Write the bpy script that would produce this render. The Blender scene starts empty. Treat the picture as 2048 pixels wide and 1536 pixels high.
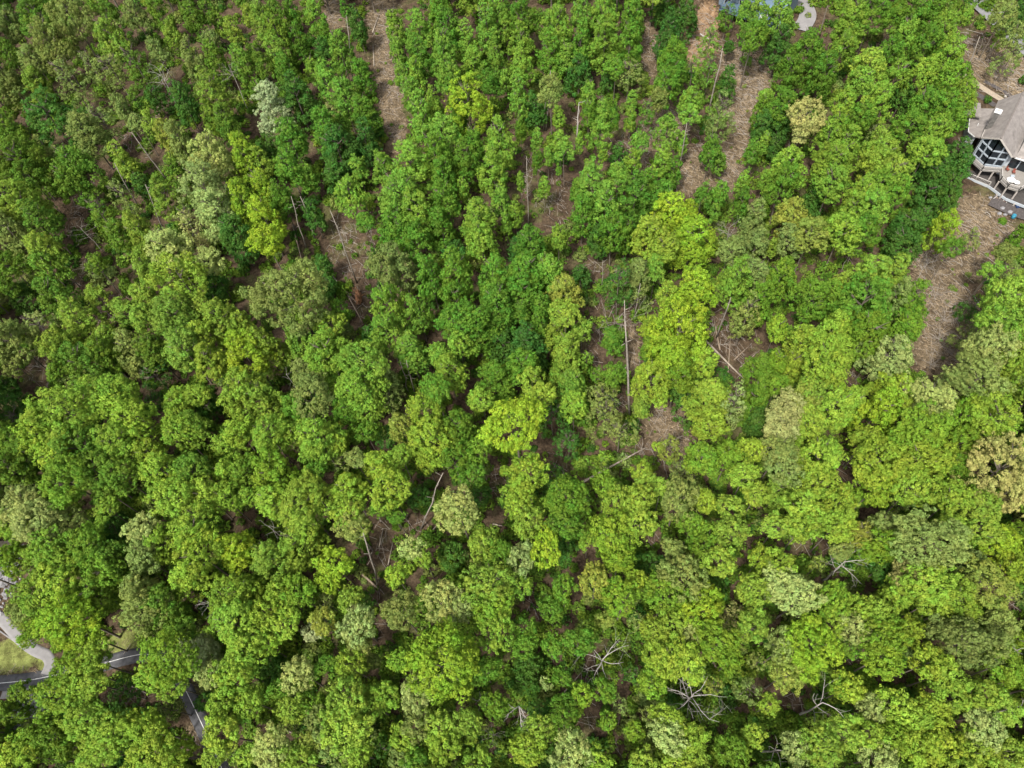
import bpy, bmesh, math, random
import numpy as np
from mathutils import Vector, Matrix

random.seed(7)
RNG = np.random.default_rng(7)
R = math.radians
SC = bpy.context.scene
COL = SC.collection

# ------------------------------------------------------------------ camera
FOCAL = 1420.0                       # pixels, for a 2048 px wide frame
CAM_H = 128.0
_d = np.array([116.0, -852.0, -FOCAL]); _d /= np.linalg.norm(_d)   # straight down, in camera axes
_up = -_d
_f = np.array([0, 0, -1.0]); _fy = _f - _f.dot(_up) * _up; _fy /= np.linalg.norm(_fy)
_fx = np.cross(_fy, _up)
CAM_M = np.array([_fx, _fy, _up])
CAM = np.array([0.0, 0.0, CAM_H])
cd = bpy.data.cameras.new('camera')
cam = bpy.data.objects.new('camera', cd); COL.objects.link(cam)
cd.sensor_width = 36.0; cd.lens = FOCAL / 2048 * 36.0
cd.clip_start = 1.0; cd.clip_end = 8000.0
m = Matrix(CAM_M.tolist()).to_4x4(); m.translation = Vector(CAM)
cam.matrix_world = m
SC.camera = cam

# ------------------------------------------------------------------ light
SUN_ELEV, SUN_FROM = R(58), R(215)     # SUN_FROM: compass direction of the sun, 0 = +Y, 90 = +X
w = bpy.data.worlds.new('World'); SC.world = w; w.use_nodes = True
nt = w.node_tree; nt.nodes.clear()
sky = nt.nodes.new('ShaderNodeTexSky'); sky.sky_type = 'NISHITA'; sky.sun_disc = False
sky.sun_elevation = SUN_ELEV; sky.sun_rotation = SUN_FROM
sky.air_density = 1.0; sky.dust_density = 4.0; sky.ozone_density = 1.0
hs = nt.nodes.new('ShaderNodeHueSaturation'); hs.inputs['Saturation'].default_value = 0.35
bg = nt.nodes.new('ShaderNodeBackground'); bg.inputs['Strength'].default_value = 0.135
wo = nt.nodes.new('ShaderNodeOutputWorld')
nt.links.new(sky.outputs[0], hs.inputs['Color']); nt.links.new(hs.outputs[0], bg.inputs['Color'])
nt.links.new(bg.outputs[0], wo.inputs['Surface'])
sl = bpy.data.lights.new('sun', 'SUN'); sl.energy = 2.9; sl.angle = R(6.0); sl.color = (1.0, 0.95, 0.86)
so = bpy.data.objects.new('sun', sl); COL.objects.link(so)
_sv = Vector((math.sin(SUN_FROM) * math.cos(SUN_ELEV), math.cos(SUN_FROM) * math.cos(SUN_ELEV), math.sin(SUN_ELEV)))
so.rotation_euler = _sv.to_track_quat('Z', 'Y').to_euler()
so.location = (0, 0, 300)
SC.view_settings.view_transform = 'Standard'; SC.view_settings.look = 'None'
SC.view_settings.gamma = 1.0; SC.view_settings.use_curve_mapping = False
SC.view_settings.exposure = 1.14

# ------------------------------------------------------------------ ground shape and picture rays
def ground_h(x, y):
    x = np.asarray(x, float); y = np.asarray(y, float)
    slope = 0.10 * np.clip(y, -60, 400)
    bump = 0.9 * np.sin(x * 0.045 + 1.3) * np.cos(y * 0.05) + 0.5 * np.sin(x * 0.11 + y * 0.07)
    flat = np.exp(-(((x + 85) / 30) ** 2 + ((y - 28) / 26) ** 2) * 1.2) + np.exp(-(((x - 112) / 18) ** 2 + ((y - 110) / 18) ** 2))
    return slope + bump * (1 - np.clip(flat, 0, 1))

def ray(px, py):
    return CAM_M @ np.array([(px - 1024) / FOCAL, -(py - 768) / FOCAL, -1.0])

def unp(px, py, z=0.0):
    """the point seen at a photo pixel, z metres above the ground; and its depth"""
    v = ray(px, py); g = 8.0; p = None; t = 0
    for _ in range(14):
        t = (g + z - CAM_H) / v[2]; p = CAM + t * v; g = float(ground_h(p[0], p[1]))
    return p, t

def at_z(px, py, z):
    v = ray(px, py); return CAM + (z - CAM_H) / v[2] * v

def proj(p):
    c = CAM_M.T @ (np.asarray(p, float) - CAM)
    return 1024 + FOCAL * c[0] / -c[2], 768 - FOCAL * c[1] / -c[2]

def over(base, px, py):
    """where the ray of a pixel passes nearest to the upright line above a base point"""
    v = ray(px, py); a = v[:2]; b = CAM[:2] - np.asarray(base)[:2]
    t = -(a @ b) / (a @ a)
    return CAM + t * v

# ------------------------------------------------------------------ object helpers
def tag(o, label=None, cat=None, group=None, kind=None):
    if label: o['label'] = label
    if cat: o['category'] = cat
    if group: o['group'] = group
    if kind: o['kind'] = kind
    return o

def empty(name, loc, label=None, cat=None, group=None):
    o = bpy.data.objects.new(name, None); COL.objects.link(o); o.location = loc
    o.empty_display_size = 0.5
    return tag(o, label, cat, group)

def mesh_np(name, verts, quads=None, tris=None):
    me = bpy.data.meshes.new(name)
    nq = 0 if quads is None else len(quads); ntri = 0 if tris is None else len(tris)
    me.vertices.add(len(verts)); me.vertices.foreach_set('co', np.ascontiguousarray(verts, dtype=np.float32).ravel())
    loops = []
    if nq: loops.append(np.asarray(quads, np.int32).ravel())
    if ntri: loops.append(np.asarray(tris, np.int32).ravel())
    loops = np.concatenate(loops)
    me.loops.add(len(loops)); me.loops.foreach_set('vertex_index', loops)
    starts = np.concatenate([np.arange(nq) * 4, nq * 4 + np.arange(ntri) * 3]).astype(np.int32)
    me.polygons.add(nq + ntri); me.polygons.foreach_set('loop_start', starts)
    me.update(calc_edges=True); me.validate()
    return me

def link(name, me, mat=None, parent=None, loc=None):
    if mat is not None and not me.materials: me.materials.append(mat)
    o = bpy.data.objects.new(name, me); COL.objects.link(o)
    if parent is not None: o.parent = parent
    if loc is not None: o.location = loc
    return o

class MB:
    """collects boxes, tubes and polygons and links them as ONE mesh"""
    def __init__(s): s.v = []; s.f = []
    def poly(s, pts):
        n = len(s.v); s.v += [tuple(p) for p in pts]; s.f.append(tuple(range(n, n + len(pts))))
    def slab(s, pts, down):
        """a flat polygon given thickness along a vector"""
        n = len(s.v); k = len(pts); down = np.asarray(down, float)
        s.v += [tuple(p) for p in pts] + [tuple(np.asarray(p) + down) for p in pts]
        s.f.append(tuple(range(n, n + k))); s.f.append(tuple(range(n + 2 * k - 1, n + k - 1, -1)))
        for i in range(k):
            j = (i + 1) % k; s.f.append((n + i, n + k + i, n + k + j, n + j))
    def box(s, c, size, rz=0.0):
        cx, cy, cz = c; a, b, h = size[0] / 2, size[1] / 2, size[2] / 2
        co, si = math.cos(rz), math.sin(rz)
        pts = [(cx + x * co - y * si, cy + x * si + y * co, cz + h) for x, y in ((-a, -b), (a, -b), (a, b), (-a, b))]
        s.slab(pts, (0, 0, -2 * h))
    def beam(s, p, q, wd, ht):
        """a rectangular bar from p to q"""
        p = np.asarray(p, float); q = np.asarray(q, float); d = q - p; L = np.linalg.norm(d); d /= L
        up = np.array([0, 0, 1.0]) if abs(d[2]) < 0.95 else np.array([1.0, 0, 0])
        sx = np.cross(d, up); sx /= np.linalg.norm(sx); sy = np.cross(sx, d)
        ring = [p + sx * a * wd / 2 + sy * b * ht / 2 for a, b in ((-1, -1), (1, -1), (1, 1), (-1, 1))]
        s.slab(ring, d * L)
    def tube(s, pts, rad, sides=6, cap=True):
        pts = [np.asarray(p, float) for p in pts]; n0 = len(s.v); prev = None
        for i, p in enumerate(pts):
            d = pts[min(i + 1, len(pts) - 1)] - pts[max(i - 1, 0)]; d = d / (np.linalg.norm(d) + 1e-9)
            if prev is None:
                a = np.array([0, 0, 1.0]) if abs(d[2]) < 0.9 else np.array([1.0, 0, 0])
                sx = np.cross(d, a)
            else: sx = prev - d * (prev @ d)
            sx /= np.linalg.norm(sx) + 1e-9; prev = sx; sy = np.cross(d, sx)
            for k in range(sides):
                t = 2 * math.pi * k / sides
                s.v.append(tuple(p + (sx * math.cos(t) + sy * math.sin(t)) * rad[i]))
        for i in range(len(pts) - 1):
            for k in range(sides):
                a = n0 + i * sides + k; b = n0 + i * sides + (k + 1) % sides
                s.f.append((a, b, b + sides, a + sides))
        if cap:
            s.f.append(tuple(range(n0 + sides - 1, n0 - 1, -1)))
            e = n0 + (len(pts) - 1) * sides; s.f.append(tuple(range(e, e + sides)))
    def mesh(s, name, smooth=False):
        me = bpy.data.meshes.new(name); me.from_pydata(s.v, [], s.f); me.update()
        if smooth: me.polygons.foreach_set('use_smooth', [True] * len(me.polygons))
        return me
    def build(s, name, mat, parent=None, loc=None, smooth=False):
        return link(name, s.mesh(name, smooth), mat, parent, loc)

# ------------------------------------------------------------------ materials
def mat_new(name):
    mt = bpy.data.materials.new(name); mt.use_nodes = True
    t = mt.node_tree; t.nodes.clear()
    return mt, t, t.nodes, t.links

def plain(name, col, rough=0.7, var=0.15, scale=2.0, bump=0.0, col2=None, spec=0.3, metal=0.0, stretch=None):
    """one base colour broken up by two scales of noise"""
    mt, t, N, L = mat_new(name)
    out = N.new('ShaderNodeOutputMaterial'); b = N.new('ShaderNodeBsdfPrincipled'); L.new(b.outputs[0], out.inputs[0])
    tc = N.new('ShaderNodeTexCoord'); mp = N.new('ShaderNodeMapping'); L.new(tc.outputs['Object'], mp.inputs[0])
    if stretch: mp.inputs['Scale'].default_value = stretch
    n1 = N.new('ShaderNodeTexNoise'); n1.inputs['Scale'].default_value = scale; n1.inputs['Detail'].default_value = 6
    n1.inputs['Roughness'].default_value = 0.65
    L.new(mp.outputs[0], n1.inputs[0])
    rp = N.new('ShaderNodeValToRGB'); rp.color_ramp.elements[0].position = 0.3; rp.color_ramp.elements[1].position = 0.7
    c2 = col2 or tuple(min(1, c * (1 + var)) for c in col); c1 = tuple(c * (1 - var) for c in col) if col2 is None else col
    rp.color_ramp.elements[0].color = (*c1, 1); rp.color_ramp.elements[1].color = (*c2, 1)
    L.new(n1.outputs[0], rp.inputs[0]); L.new(rp.outputs[0], b.inputs['Base Color'])
    b.inputs['Roughness'].default_value = rough; b.inputs['Specular IOR Level'].default_value = spec; b.inputs['Metallic'].default_value = metal
    if bump:
        bp = N.new('ShaderNodeBump'); bp.inputs['Strength'].default_value = bump; bp.inputs['Distance'].default_value = 0.1
        L.new(n1.outputs[0], bp.inputs['Height']); L.new(bp.outputs[0], b.inputs['Normal'])
    return mt

def leaf_material():
    mt, t, N, L = mat_new('leaf')
    out = N.new('ShaderNodeOutputMaterial')
    at = N.new('ShaderNodeAttribute'); at.attribute_type = 'INSTANCER'; at.attribute_name = 'leaf_tint'
    va = N.new('ShaderNodeAttribute'); va.attribute_type = 'GEOMETRY'; va.attribute_name = 'leaf_var'
    mr = N.new('ShaderNodeMapRange'); mr.inputs['To Min'].default_value = 0.64; mr.inputs['To Max'].default_value = 1.36
    L.new(va.outputs['Fac'], mr.inputs[0])
    mul = N.new('ShaderNodeVectorMath'); mul.operation = 'SCALE'
    L.new(at.outputs['Vector'], mul.inputs[0]); L.new(mr.outputs[0], mul.inputs['Scale'])
    vb = N.new('ShaderNodeAttribute'); vb.attribute_type = 'GEOMETRY'; vb.attribute_name = 'hue_var'
    mh = N.new('ShaderNodeMapRange'); mh.inputs['To Min'].default_value = 0.474; mh.inputs['To Max'].default_value = 0.526
    L.new(vb.outputs['Fac'], mh.inputs[0])
    hv = N.new('ShaderNodeHueSaturation'); hv.inputs['Saturation'].default_value = 1.0; L.new(mul.outputs[0], hv.inputs['Color']); L.new(mh.outputs[0], hv.inputs['Hue'])
    b = N.new('ShaderNodeBsdfPrincipled'); L.new(hv.outputs[0], b.inputs['Base Color'])
    b.inputs['Roughness'].default_value = 0.6; b.inputs['Specular IOR Level'].default_value = 0.10
    tr = N.new('ShaderNodeBsdfTranslucent')
    ty = N.new('ShaderNodeVectorMath'); ty.operation = 'MULTIPLY'; ty.inputs[1].default_value = (1.25, 1.3, 0.6)
    L.new(hv.outputs[0], ty.inputs[0]); L.new(ty.outputs[0], tr.inputs['Color'])
    mx = N.new('ShaderNodeMixShader'); mx.inputs[0].default_value = 0.22
    L.new(b.outputs[0], mx.inputs[1]); L.new(tr.outputs[0], mx.inputs[2]); L.new(mx.outputs[0], out.inputs[0])
    return mt

def ground_material():
    mt, t, N, L = mat_new('forest_floor')
    out = N.new('ShaderNodeOutputMaterial'); b = N.new('ShaderNodeBsdfPrincipled'); L.new(b.outputs[0], out.inputs[0])
    b.inputs['Roughness'].default_value = 0.95; b.inputs['Specular IOR Level'].default_value = 0.1
    tc = N.new('ShaderNodeTexCoord')
    def noise(s, d=6, r=0.65):
        n = N.new('ShaderNodeTexNoise'); n.inputs['Scale'].default_value = s; n.inputs['Detail'].default_value = d
        n.inputs['Roughness'].default_value = r; L.new(tc.outputs['Object'], n.inputs[0]); return n
    def ramp(src, a, c1, e, c2):
        r = N.new('ShaderNodeValToRGB'); r.color_ramp.elements[0].position = a; r.color_ramp.elements[1].position = e
        r.color_ramp.elements[0].color = (*c1, 1); r.color_ramp.elements[1].color = (*c2, 1); L.new(src, r.inputs[0]); return r
    def mix(fac, a, c):
        x = N.new('ShaderNodeMix'); x.data_type = 'RGBA'; L.new(fac, x.inputs[0]); L.new(a, x.inputs[6]); L.new(c, x.inputs[7]); return x.outputs[2]
    fine = noise(2.2); big = noise(0.13, 4); grit = noise(9.0, 3)
    patch = noise(0.7, 5, .7)
    litter = ramp(fine.outputs[0], 0.3, (0.034, 0.0245, 0.0165), 0.72, (0.105, 0.074, 0.050))
    moss = ramp(grit.outputs[0], 0.3, (0.04, 0.055, 0.018), 0.7, (0.10, 0.115, 0.035))
    mfac = ramp(big.outputs[0], 0.52, (0, 0, 0), 0.66, (0.6, 0.6, 0.6))
    c = mix(mfac.outputs[0], litter.outputs[0], moss.outputs[0])
    straw = ramp(fine.outputs[0], 0.28, (0.048, 0.036, 0.024), 0.72, (0.175, 0.134, 0.088))
    grass = ramp(grit.outputs[0], 0.25, (0.09, 0.12, 0.03), 0.75, (0.21, 0.22, 0.075))
    clay = ramp(fine.outputs[0], 0.3, (0.13, 0.078, 0.045), 0.7, (0.26, 0.18, 0.115))
    for nm, cc in (('straw', straw), ('clay', clay), ('lawn', grass)):
        a = N.new('ShaderNodeAttribute'); a.attribute_name = nm
        j = N.new('ShaderNodeMath'); j.operation = 'ADD'; L.new(a.outputs['Fac'], j.inputs[0])
        k = N.new('ShaderNodeMath'); k.operation = 'MULTIPLY_ADD'; k.inputs[1].default_value = 1.5; k.inputs[2].default_value = -0.82
        L.new(fine.outputs[0], k.inputs[0]); L.new(k.outputs[0], j.inputs[1])
        f = ramp(j.outputs[0], 0.3, (0, 0, 0), 0.6, (1, 1, 1))
        c = mix(f.outputs[0], c, cc.outputs[0])
    pr = ramp(patch.outputs[0], 0.36, (0.5, 0.48, 0.45), 0.66, (1.3, 1.3, 1.25))
    mm = N.new('ShaderNodeVectorMath'); mm.operation = 'MULTIPLY'; L.new(c, mm.inputs[0]); L.new(pr.outputs[0], mm.inputs[1]); c = mm.outputs[0]
    L.new(c, b.inputs['Base Color'])
    bp = N.new('ShaderNodeBump'); bp.inputs['Strength'].default_value = 0.9; bp.inputs['Distance'].default_value = 0.25
    L.new(fine.outputs[0], bp.inputs['Height']); L.new(bp.outputs[0], b.inputs['Normal'])
    return mt

M = {
    'leaf': leaf_material(), 'ground': ground_material(),
    'bark': plain('bark', (0.125, 0.105, 0.082), 0.9, 0.4, 3.0, 0.6, stretch=(1, 1, .3)),
    'pale_bark': plain('pale_bark', (0.20, 0.175, 0.145), 0.9, 0.35, 1.6, 0.5),
    'dead_wood': plain('dead_wood', (0.27, 0.25, 0.225), 0.85, 0.22, 1.2, 0.4),
    'grey_twig': plain('grey_twig', (0.22, 0.195, 0.17), 0.9, 0.25, 1.2),
    'log': plain('log', (0.20, 0.155, 0.115), 0.9, 0.4, 1.4, 0.5),
    'pale_log': plain('pale_log', (0.235, 0.20, 0.16), 0.9, 0.4, 1.4, 0.4),
    'rot_wood': plain('rot_wood', (0.22, 0.11, 0.055), 0.95, 0.5, 1.5, 0.8),
    'straw': plain('straw_stalk', (0.26, 0.20, 0.132), 0.9, 0.45, 0.6),
    'asphalt': plain('asphalt', (0.062, 0.062, 0.067), 0.85, 0.4, 0.9, 0.2),
    'old_asphalt': plain('old_asphalt', (0.15, 0.15, 0.155), 0.9, 0.25, 0.7, 0.15),
    'line': plain('line_paint', (0.48, 0.48, 0.47), 0.6, 0.35, 2.0),
    'concrete': plain('concrete', (0.175, 0.168, 0.168), 0.85, 0.14, 0.8, 0.1),
    'stone': plain('riprap_stone', (0.185, 0.18, 0.185), 0.9, 0.45, 0.7, 0.4),
    'gravel': plain('gravel_path', (0.25, 0.205, 0.155), 0.95, 0.25, 3.0, 0.5),
    'mulch': plain('mulch', (0.06, 0.052, 0.05), 0.95, 0.45, 3.0, 0.6),
    'shingle': plain('roof_shingle', (0.178, 0.160, 0.148), 0.9, 0.28, 1.1, 0.25),
    'ridge': plain('ridge_cap', (0.12, 0.105, 0.095), 0.9, 0.2, 2.0),
    'trim': plain('painted_trim', (0.27, 0.305, 0.34), 0.6, 0.08, 2.0),
    'white': plain('white_paint', (0.52, 0.52, 0.51), 0.5, 0.05, 2.0),
    'fascia': plain('fascia', (0.36, 0.33, 0.30), 0.6, 0.1, 2.0),
    'siding': plain('grey_siding', (0.33, 0.36, 0.39), 0.7, 0.1, 2.0),
    'glass': plain('dark_glass', (0.012, 0.016, 0.020), 0.08, 0.2, 1.0, spec=0.5),
    'deck': plain('deck_boards', (0.19, 0.177, 0.162), 0.85, 0.18, 1.5, 0.2, stretch=(6, 1, 1)),
    'rail': plain('railing_paint', (0.33, 0.31, 0.29), 0.7, 0.1, 2.0),
    'post': plain('deck_post', (0.40, 0.36, 0.33), 0.8, 0.15, 2.0),
    'dark_post': plain('dark_post', (0.03, 0.03, 0.033), 0.7, 0.2, 2.0),
    'chim': plain('chimney_stone', (0.05, 0.048, 0.045), 0.9, 0.8, 2.2, 0.8, col2=(0.14, 0.13, 0.12)),
    'navy': plain('navy_metal', (0.075, 0.115, 0.16), 0.45, 0.12, 1.0),
    'slate': plain('slate_siding', (0.13, 0.17, 0.21), 0.7, 0.12, 1.5),
    'dark_brown': plain('under_deck', (0.05, 0.045, 0.042), 0.9, 0.3, 2.0),  # plain dark brown; on the lower gallery it paints in underside shade
    'blue': plain('blue_plastic', (0.03, 0.17, 0.25), 0.4, 0.1, 2.0),
    'tarp': plain('blue_tarp', (0.02, 0.04, 0.10), 0.5, 0.2, 2.0, 0.3),
    'red': plain('red_wood', (0.17, 0.05, 0.035), 0.7, 0.2, 2.0),
    'rust': plain('rusty_metal', (0.15, 0.075, 0.06), 0.85, 0.3, 3.0),
    'grass': plain('grass_blade', (0.13, 0.17, 0.05), 0.8, 0.4, 0.3, col2=(0.26, 0.24, 0.10)),
}

# ------------------------------------------------------------------ clearings seen in the photo: pixel centre, pixel half sizes, kind
CLEAR = [
    (772, 90, 24, 95, 'straw'), (785, 190, 26, 70, 'straw'), (795, 265, 18, 40, 'straw'), (672, 30, 26, 36, 'straw'), (755, 20, 22, 40, 'straw'),
    (1415, 50, 24, 50, 'clay'), (1400, 105, 36, 30, 'clay'), (1385, 75, 30, 25, 'clay'), (1300, 95, 18, 60, 'straw'),
    (1500, 165, 36, 80, 'straw'), (1480, 240, 32, 80, 'straw'), (1450, 330, 50, 55, 'straw'), (1375, 340, 34, 50, 'straw'), (1320, 270, 36, 46, 'straw'),
    (1480, 130, 50, 36, 'straw'), (1350, 240, 30, 40, 'straw'), (1250, 290, 40, 40, 'bare'), (1530, 150, 20, 50, 'straw'),
    (1930, 500, 52, 56, 'straw'), (1890, 600, 58, 80, 'straw'), (1870, 690, 52, 70, 'straw'), (1955, 430, 60, 40, 'straw'), (1850, 520, 36, 30, 'straw'), (2000, 470, 40, 26, 'straw'),
    (1985, 130, 60, 46, 'straw'), (2030, 175, 30, 30, 'straw'), (1940, 80, 24, 30, 'bare'), (2030, 150, 30, 50, 'straw'),
    (1325, 845, 50, 46, 'straw'), (1350, 890, 40, 30, 'straw'), (1290, 900, 24, 20, 'bare'), (1335, 930, 30, 22, 'bare'),
    (690, 470, 32, 70, 'bare'), (705, 530, 26, 30, 'bare'), (720, 605, 24, 40, 'bare'), (740, 480, 16, 40, 'bare'),
    (1195, 530, 26, 40, 'bare'), (1265, 700, 16, 50, 'straw'), (1190, 700, 20, 36, 'bare'), (1470, 690, 44, 70, 'bare'), (1430, 640, 22, 46, 'bare'),
    (765, 1080, 26, 70, 'bare'), (760, 1180, 18, 40, 'bare'), (765, 1260, 14, 40, 'bare'), (990, 970, 16, 40, 'bare'), (830, 1040, 30, 30, 'bare'),
    (1600, 1098, 46, 18, 'bare'), (1707, 1315, 28, 24, 'bare'), (1590, 1400, 34, 30, 'bare'), (2020, 1205, 16, 20, 'bare'), (1180, 1330, 24, 24, 'bare'),
    (1185, 1445, 18, 40, 'bare'), (1240, 1470, 16, 30, 'bare'), (1065, 1200, 16, 40, 'bare'), (210, 620, 28, 36, 'bare'), (70, 740, 36, 36, 'bare'),
    (330, 200, 16, 40, 'bare'), (260, 275, 22, 26, 'bare'), (160, 420, 24, 60, 'bare'), (175, 540, 24, 40, 'bare'), (1280, 320, 20, 30, 'straw'),
    (1110, 400, 26, 70, 'bare'), (1055, 360, 16, 70, 'bare'), (1560, 790, 0.1, 0.1, 'bare'), (1710, 755, 30, 16, 'bare'), (1690, 930, 14, 40, 'bare'),
    (1110, 930, 24, 30, 'bare'), (1300, 1080, 20, 20, 'bare'), (250, 1400, 50, 26, 'bare'), (250, 1285, 40, 22, 'lawn'), (390, 1480, 24, 40, 'straw'),
    (400, 1200, 40, 16, 'bare'), (30, 1310, 50, 36, 'lawn'), (90, 1320, 18, 20, 'lawn'), (15, 1340, 60, 8, 'straw'), (230, 1292, 40, 10, 'straw'),
]
CLW = []
for cx, cy, rx, ry, kd in CLEAR:
    p, t = unp(cx, cy); px_, _ = unp(cx + rx, cy); py_, _ = unp(cx, cy + ry)
    CLW.append((p[0], p[1], np.linalg.norm(px_ - p) , np.linalg.norm(py_ - p), math.atan2((px_ - p)[1], (px_ - p)[0]), kd))

def clear_weight(x, y, kinds, soft=1.0):
    x = np.asarray(x, float); y = np.asarray(y, float); out = np.zeros(x.shape)
    for cx, cy, a, b, th, kd in CLW:
        if kd not in kinds: continue
        dx, dy = x - cx, y - cy
        u = dx * math.cos(th) + dy * math.sin(th); v = -dx * math.sin(th) + dy * math.cos(th)
        r = np.sqrt((u / max(a, .1)) ** 2 + (v / max(b, .1)) ** 2)
        out = np.maximum(out, np.clip((1.35 - r) / (0.7 * soft), 0, 1))
    return out

# ------------------------------------------------------------------ the ground: one sheet to the horizon
def axis(a, b, step, far):
    core = np.arange(a, b + step, step); n = np.geomspace(step * 2, far, 16)
    return np.concatenate([a - n[::-1], core, core[-1] + n])
gx = axis(-175, 185, 1.25, 2500); gy = axis(-45, 262, 1.25, 2500)
X, Y = np.meshgrid(gx, gy)
Z = ground_h(X, Y) + 0.10 * np.sin(X * 1.7 + np.sin(Y * 1.1)) * np.sin(Y * 1.5) * (clear_weight(X, Y, ('lawn',)) < .01)
nx, ny = len(gx), len(gy)
idx = np.arange(nx * ny).reshape(ny, nx)
quads = np.stack([idx[:-1, :-1], idx[:-1, 1:], idx[1:, 1:], idx[1:, :-1]], -1).reshape(-1, 4)
gme = mesh_np('ground', np.stack([X, Y, Z], -1).reshape(-1, 3), quads)
for nm in ('straw', 'clay', 'lawn'):
    a = gme.attributes.new(nm, 'FLOAT', 'POINT')
    a.data.foreach_set('value', clear_weight(X, Y, (nm,)).astype(np.float32).ravel())
gme.polygons.foreach_set('use_smooth', [True] * len(gme.polygons))
tag(link('ground', gme, M['ground']), kind='structure')

def strip(name, pts, width, mat, lift, step=0.6, kind='structure', parent=None, thick=0.0):
    """a ribbon laid on the ground along a world polyline"""
    P = [np.asarray(p, float)[:2] for p in pts]
    # Catmull-Rom through the points
    Q = []
    for i in range(len(P) - 1):
        p0, p1, p2, p3 = P[max(i - 1, 0)], P[i], P[i + 1], P[min(i + 2, len(P) - 1)]
        n = max(2, int(np.linalg.norm(p2 - p1) / step))
        for k in range(n):
            t = k / n
            Q.append(0.5 * ((2 * p1) + (-p0 + p2) * t + (2 * p0 - 5 * p1 + 4 * p2 - p3) * t * t + (-p0 + 3 * p1 - 3 * p2 + p3) * t ** 3))
    Q.append(P[-1]); Q = np.array(Q)
    T = np.gradient(Q, axis=0); T /= np.linalg.norm(T, axis=1)[:, None]; Nn = np.stack([-T[:, 1], T[:, 0]], 1)
    rows = []
    cols = np.linspace(-1, 1, 5)
    zc = np.array([max(float(ground_h(*(q + n * c * width / 2))) for c in cols) for q, n in zip(Q, Nn)])
    zc = np.convolve(np.pad(zc, 4, mode='edge'), np.ones(9) / 9, mode='valid')
    for c in cols:
        E = Q + Nn * c * width / 2
        rows.append(np.stack([E[:, 0], E[:, 1], zc + lift], 1))
    V = np.concatenate(rows); n = len(Q)
    q = []
    for r in range(len(cols) - 1):
        a = np.arange(n - 1) + r * n; q.append(np.stack([a, a + 1, a + n + 1, a + n], 1))
    if thick:
        k0 = len(V); lo0 = rows[0] - [0, 0, thick]; lo1 = rows[-1] - [0, 0, thick]; V = np.concatenate([V, lo0, lo1])
        a = np.arange(n - 1); q.append(np.stack([a, a + k0, a + k0 + 1, a + 1], 1))
        b = a + (len(cols) - 1) * n; q.append(np.stack([b, b + 1, a + k0 + n + 1, a + k0 + n], 1))
    me = mesh_np(name, V, np.concatenate(q))
    o = link(name, me, mat, parent)
    if kind: o['kind'] = kind
    return Q, zc

def gp(*px): return [unp(x, y)[0] for x, y in px]

# the paved path at lower left, its painted line, the concrete walk that joins it
path_px = [(-120, 1378), (-40, 1370), (20, 1365), (70, 1359), (140, 1344), (200, 1330), (250, 1316), (290, 1309), (325, 1316), (352, 1345), (374, 1384), (396, 1430), (420, 1482), (455, 1560), (490, 1640)]
PQ, PZ = strip('path', gp(*path_px), 2.55, M['asphalt'], 0.09, thick=0.3)
def on_path(i0, i1, off, width, mat, name):
    q = PQ[i0:i1]; T = np.gradient(q, axis=0); T /= np.linalg.norm(T, axis=1)[:, None]; nn = np.stack([-T[:, 1], T[:, 0]], 1)
    A = q + nn * (off - width / 2); B = q + nn * (off + width / 2); z = PZ[i0:i1] + 0.094
    V = np.concatenate([np.column_stack([A, z]), np.column_stack([B, z])]); k = len(q); a = np.arange(k - 1)
    o = link(name, mesh_np(name, V, np.stack([a, a + 1, a + k + 1, a + k], 1)), mat); o['kind'] = 'structure'
on_path(0, len(PQ), 0.0, 0.11, M['line'], 'path_line')
strip('walkway', gp((-60, 1190), (0, 1235), (40, 1277), (70, 1300), (95, 1312), (100, 1330), (92, 1350)), 1.9, M['concrete'], 0.06, thick=0.3)
strip('walkway_edging', gp((-60, 1214), (0, 1262), (44, 1292)), 0.22, M['concrete'], 0.14, thick=0.3)
strip('terrace', gp((-40, 1100), (14, 1092), (30, 1078)), 2.4, M['gravel'], 0.05)
strip('apron', gp((4, 1388), (30, 1388), (48, 1396)), 1.6, M['concrete'], 0.05)
# road and walks at upper right
strip('road', gp((1930, -30), (1962, 8), (2002, 46), (2050, 92), (2110, 150)), 5.5, M['old_asphalt'], 0.10)
strip('road_edge', gp((1948, -30), (1975, 2), (2012, 36), (2060, 82)), 0.25, M['concrete'], 0.125)
strip('driveway', gp((1560, -60), (1595, -10), (1615, 30), (1600, 62)), 4.2, M['concrete'], 0.10)
strip('gravel_walk', gp((1925, 148), (1965, 176), (1990, 192), (2012, 206)), 1.6, M['gravel'], 0.07)
strip('mulch_bed', gp((1968, 162), (1990, 174), (2010, 185), (2024, 196)), 1.1, M['mulch'], 0.06)
strip('mulch_bed', gp((1950, 186), (1966, 196), (1990, 212)), 1.5, M['mulch'], 0.05)

# ------------------------------------------------------------------ leaves and crowns
def noise_dirs(rng):
    K = rng.normal(size=(5, 3)) * 1.7; ph = rng.uniform(0, 6.28, 5)
    return lambda d: np.sin(d @ K.T + ph).mean(1)

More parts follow.
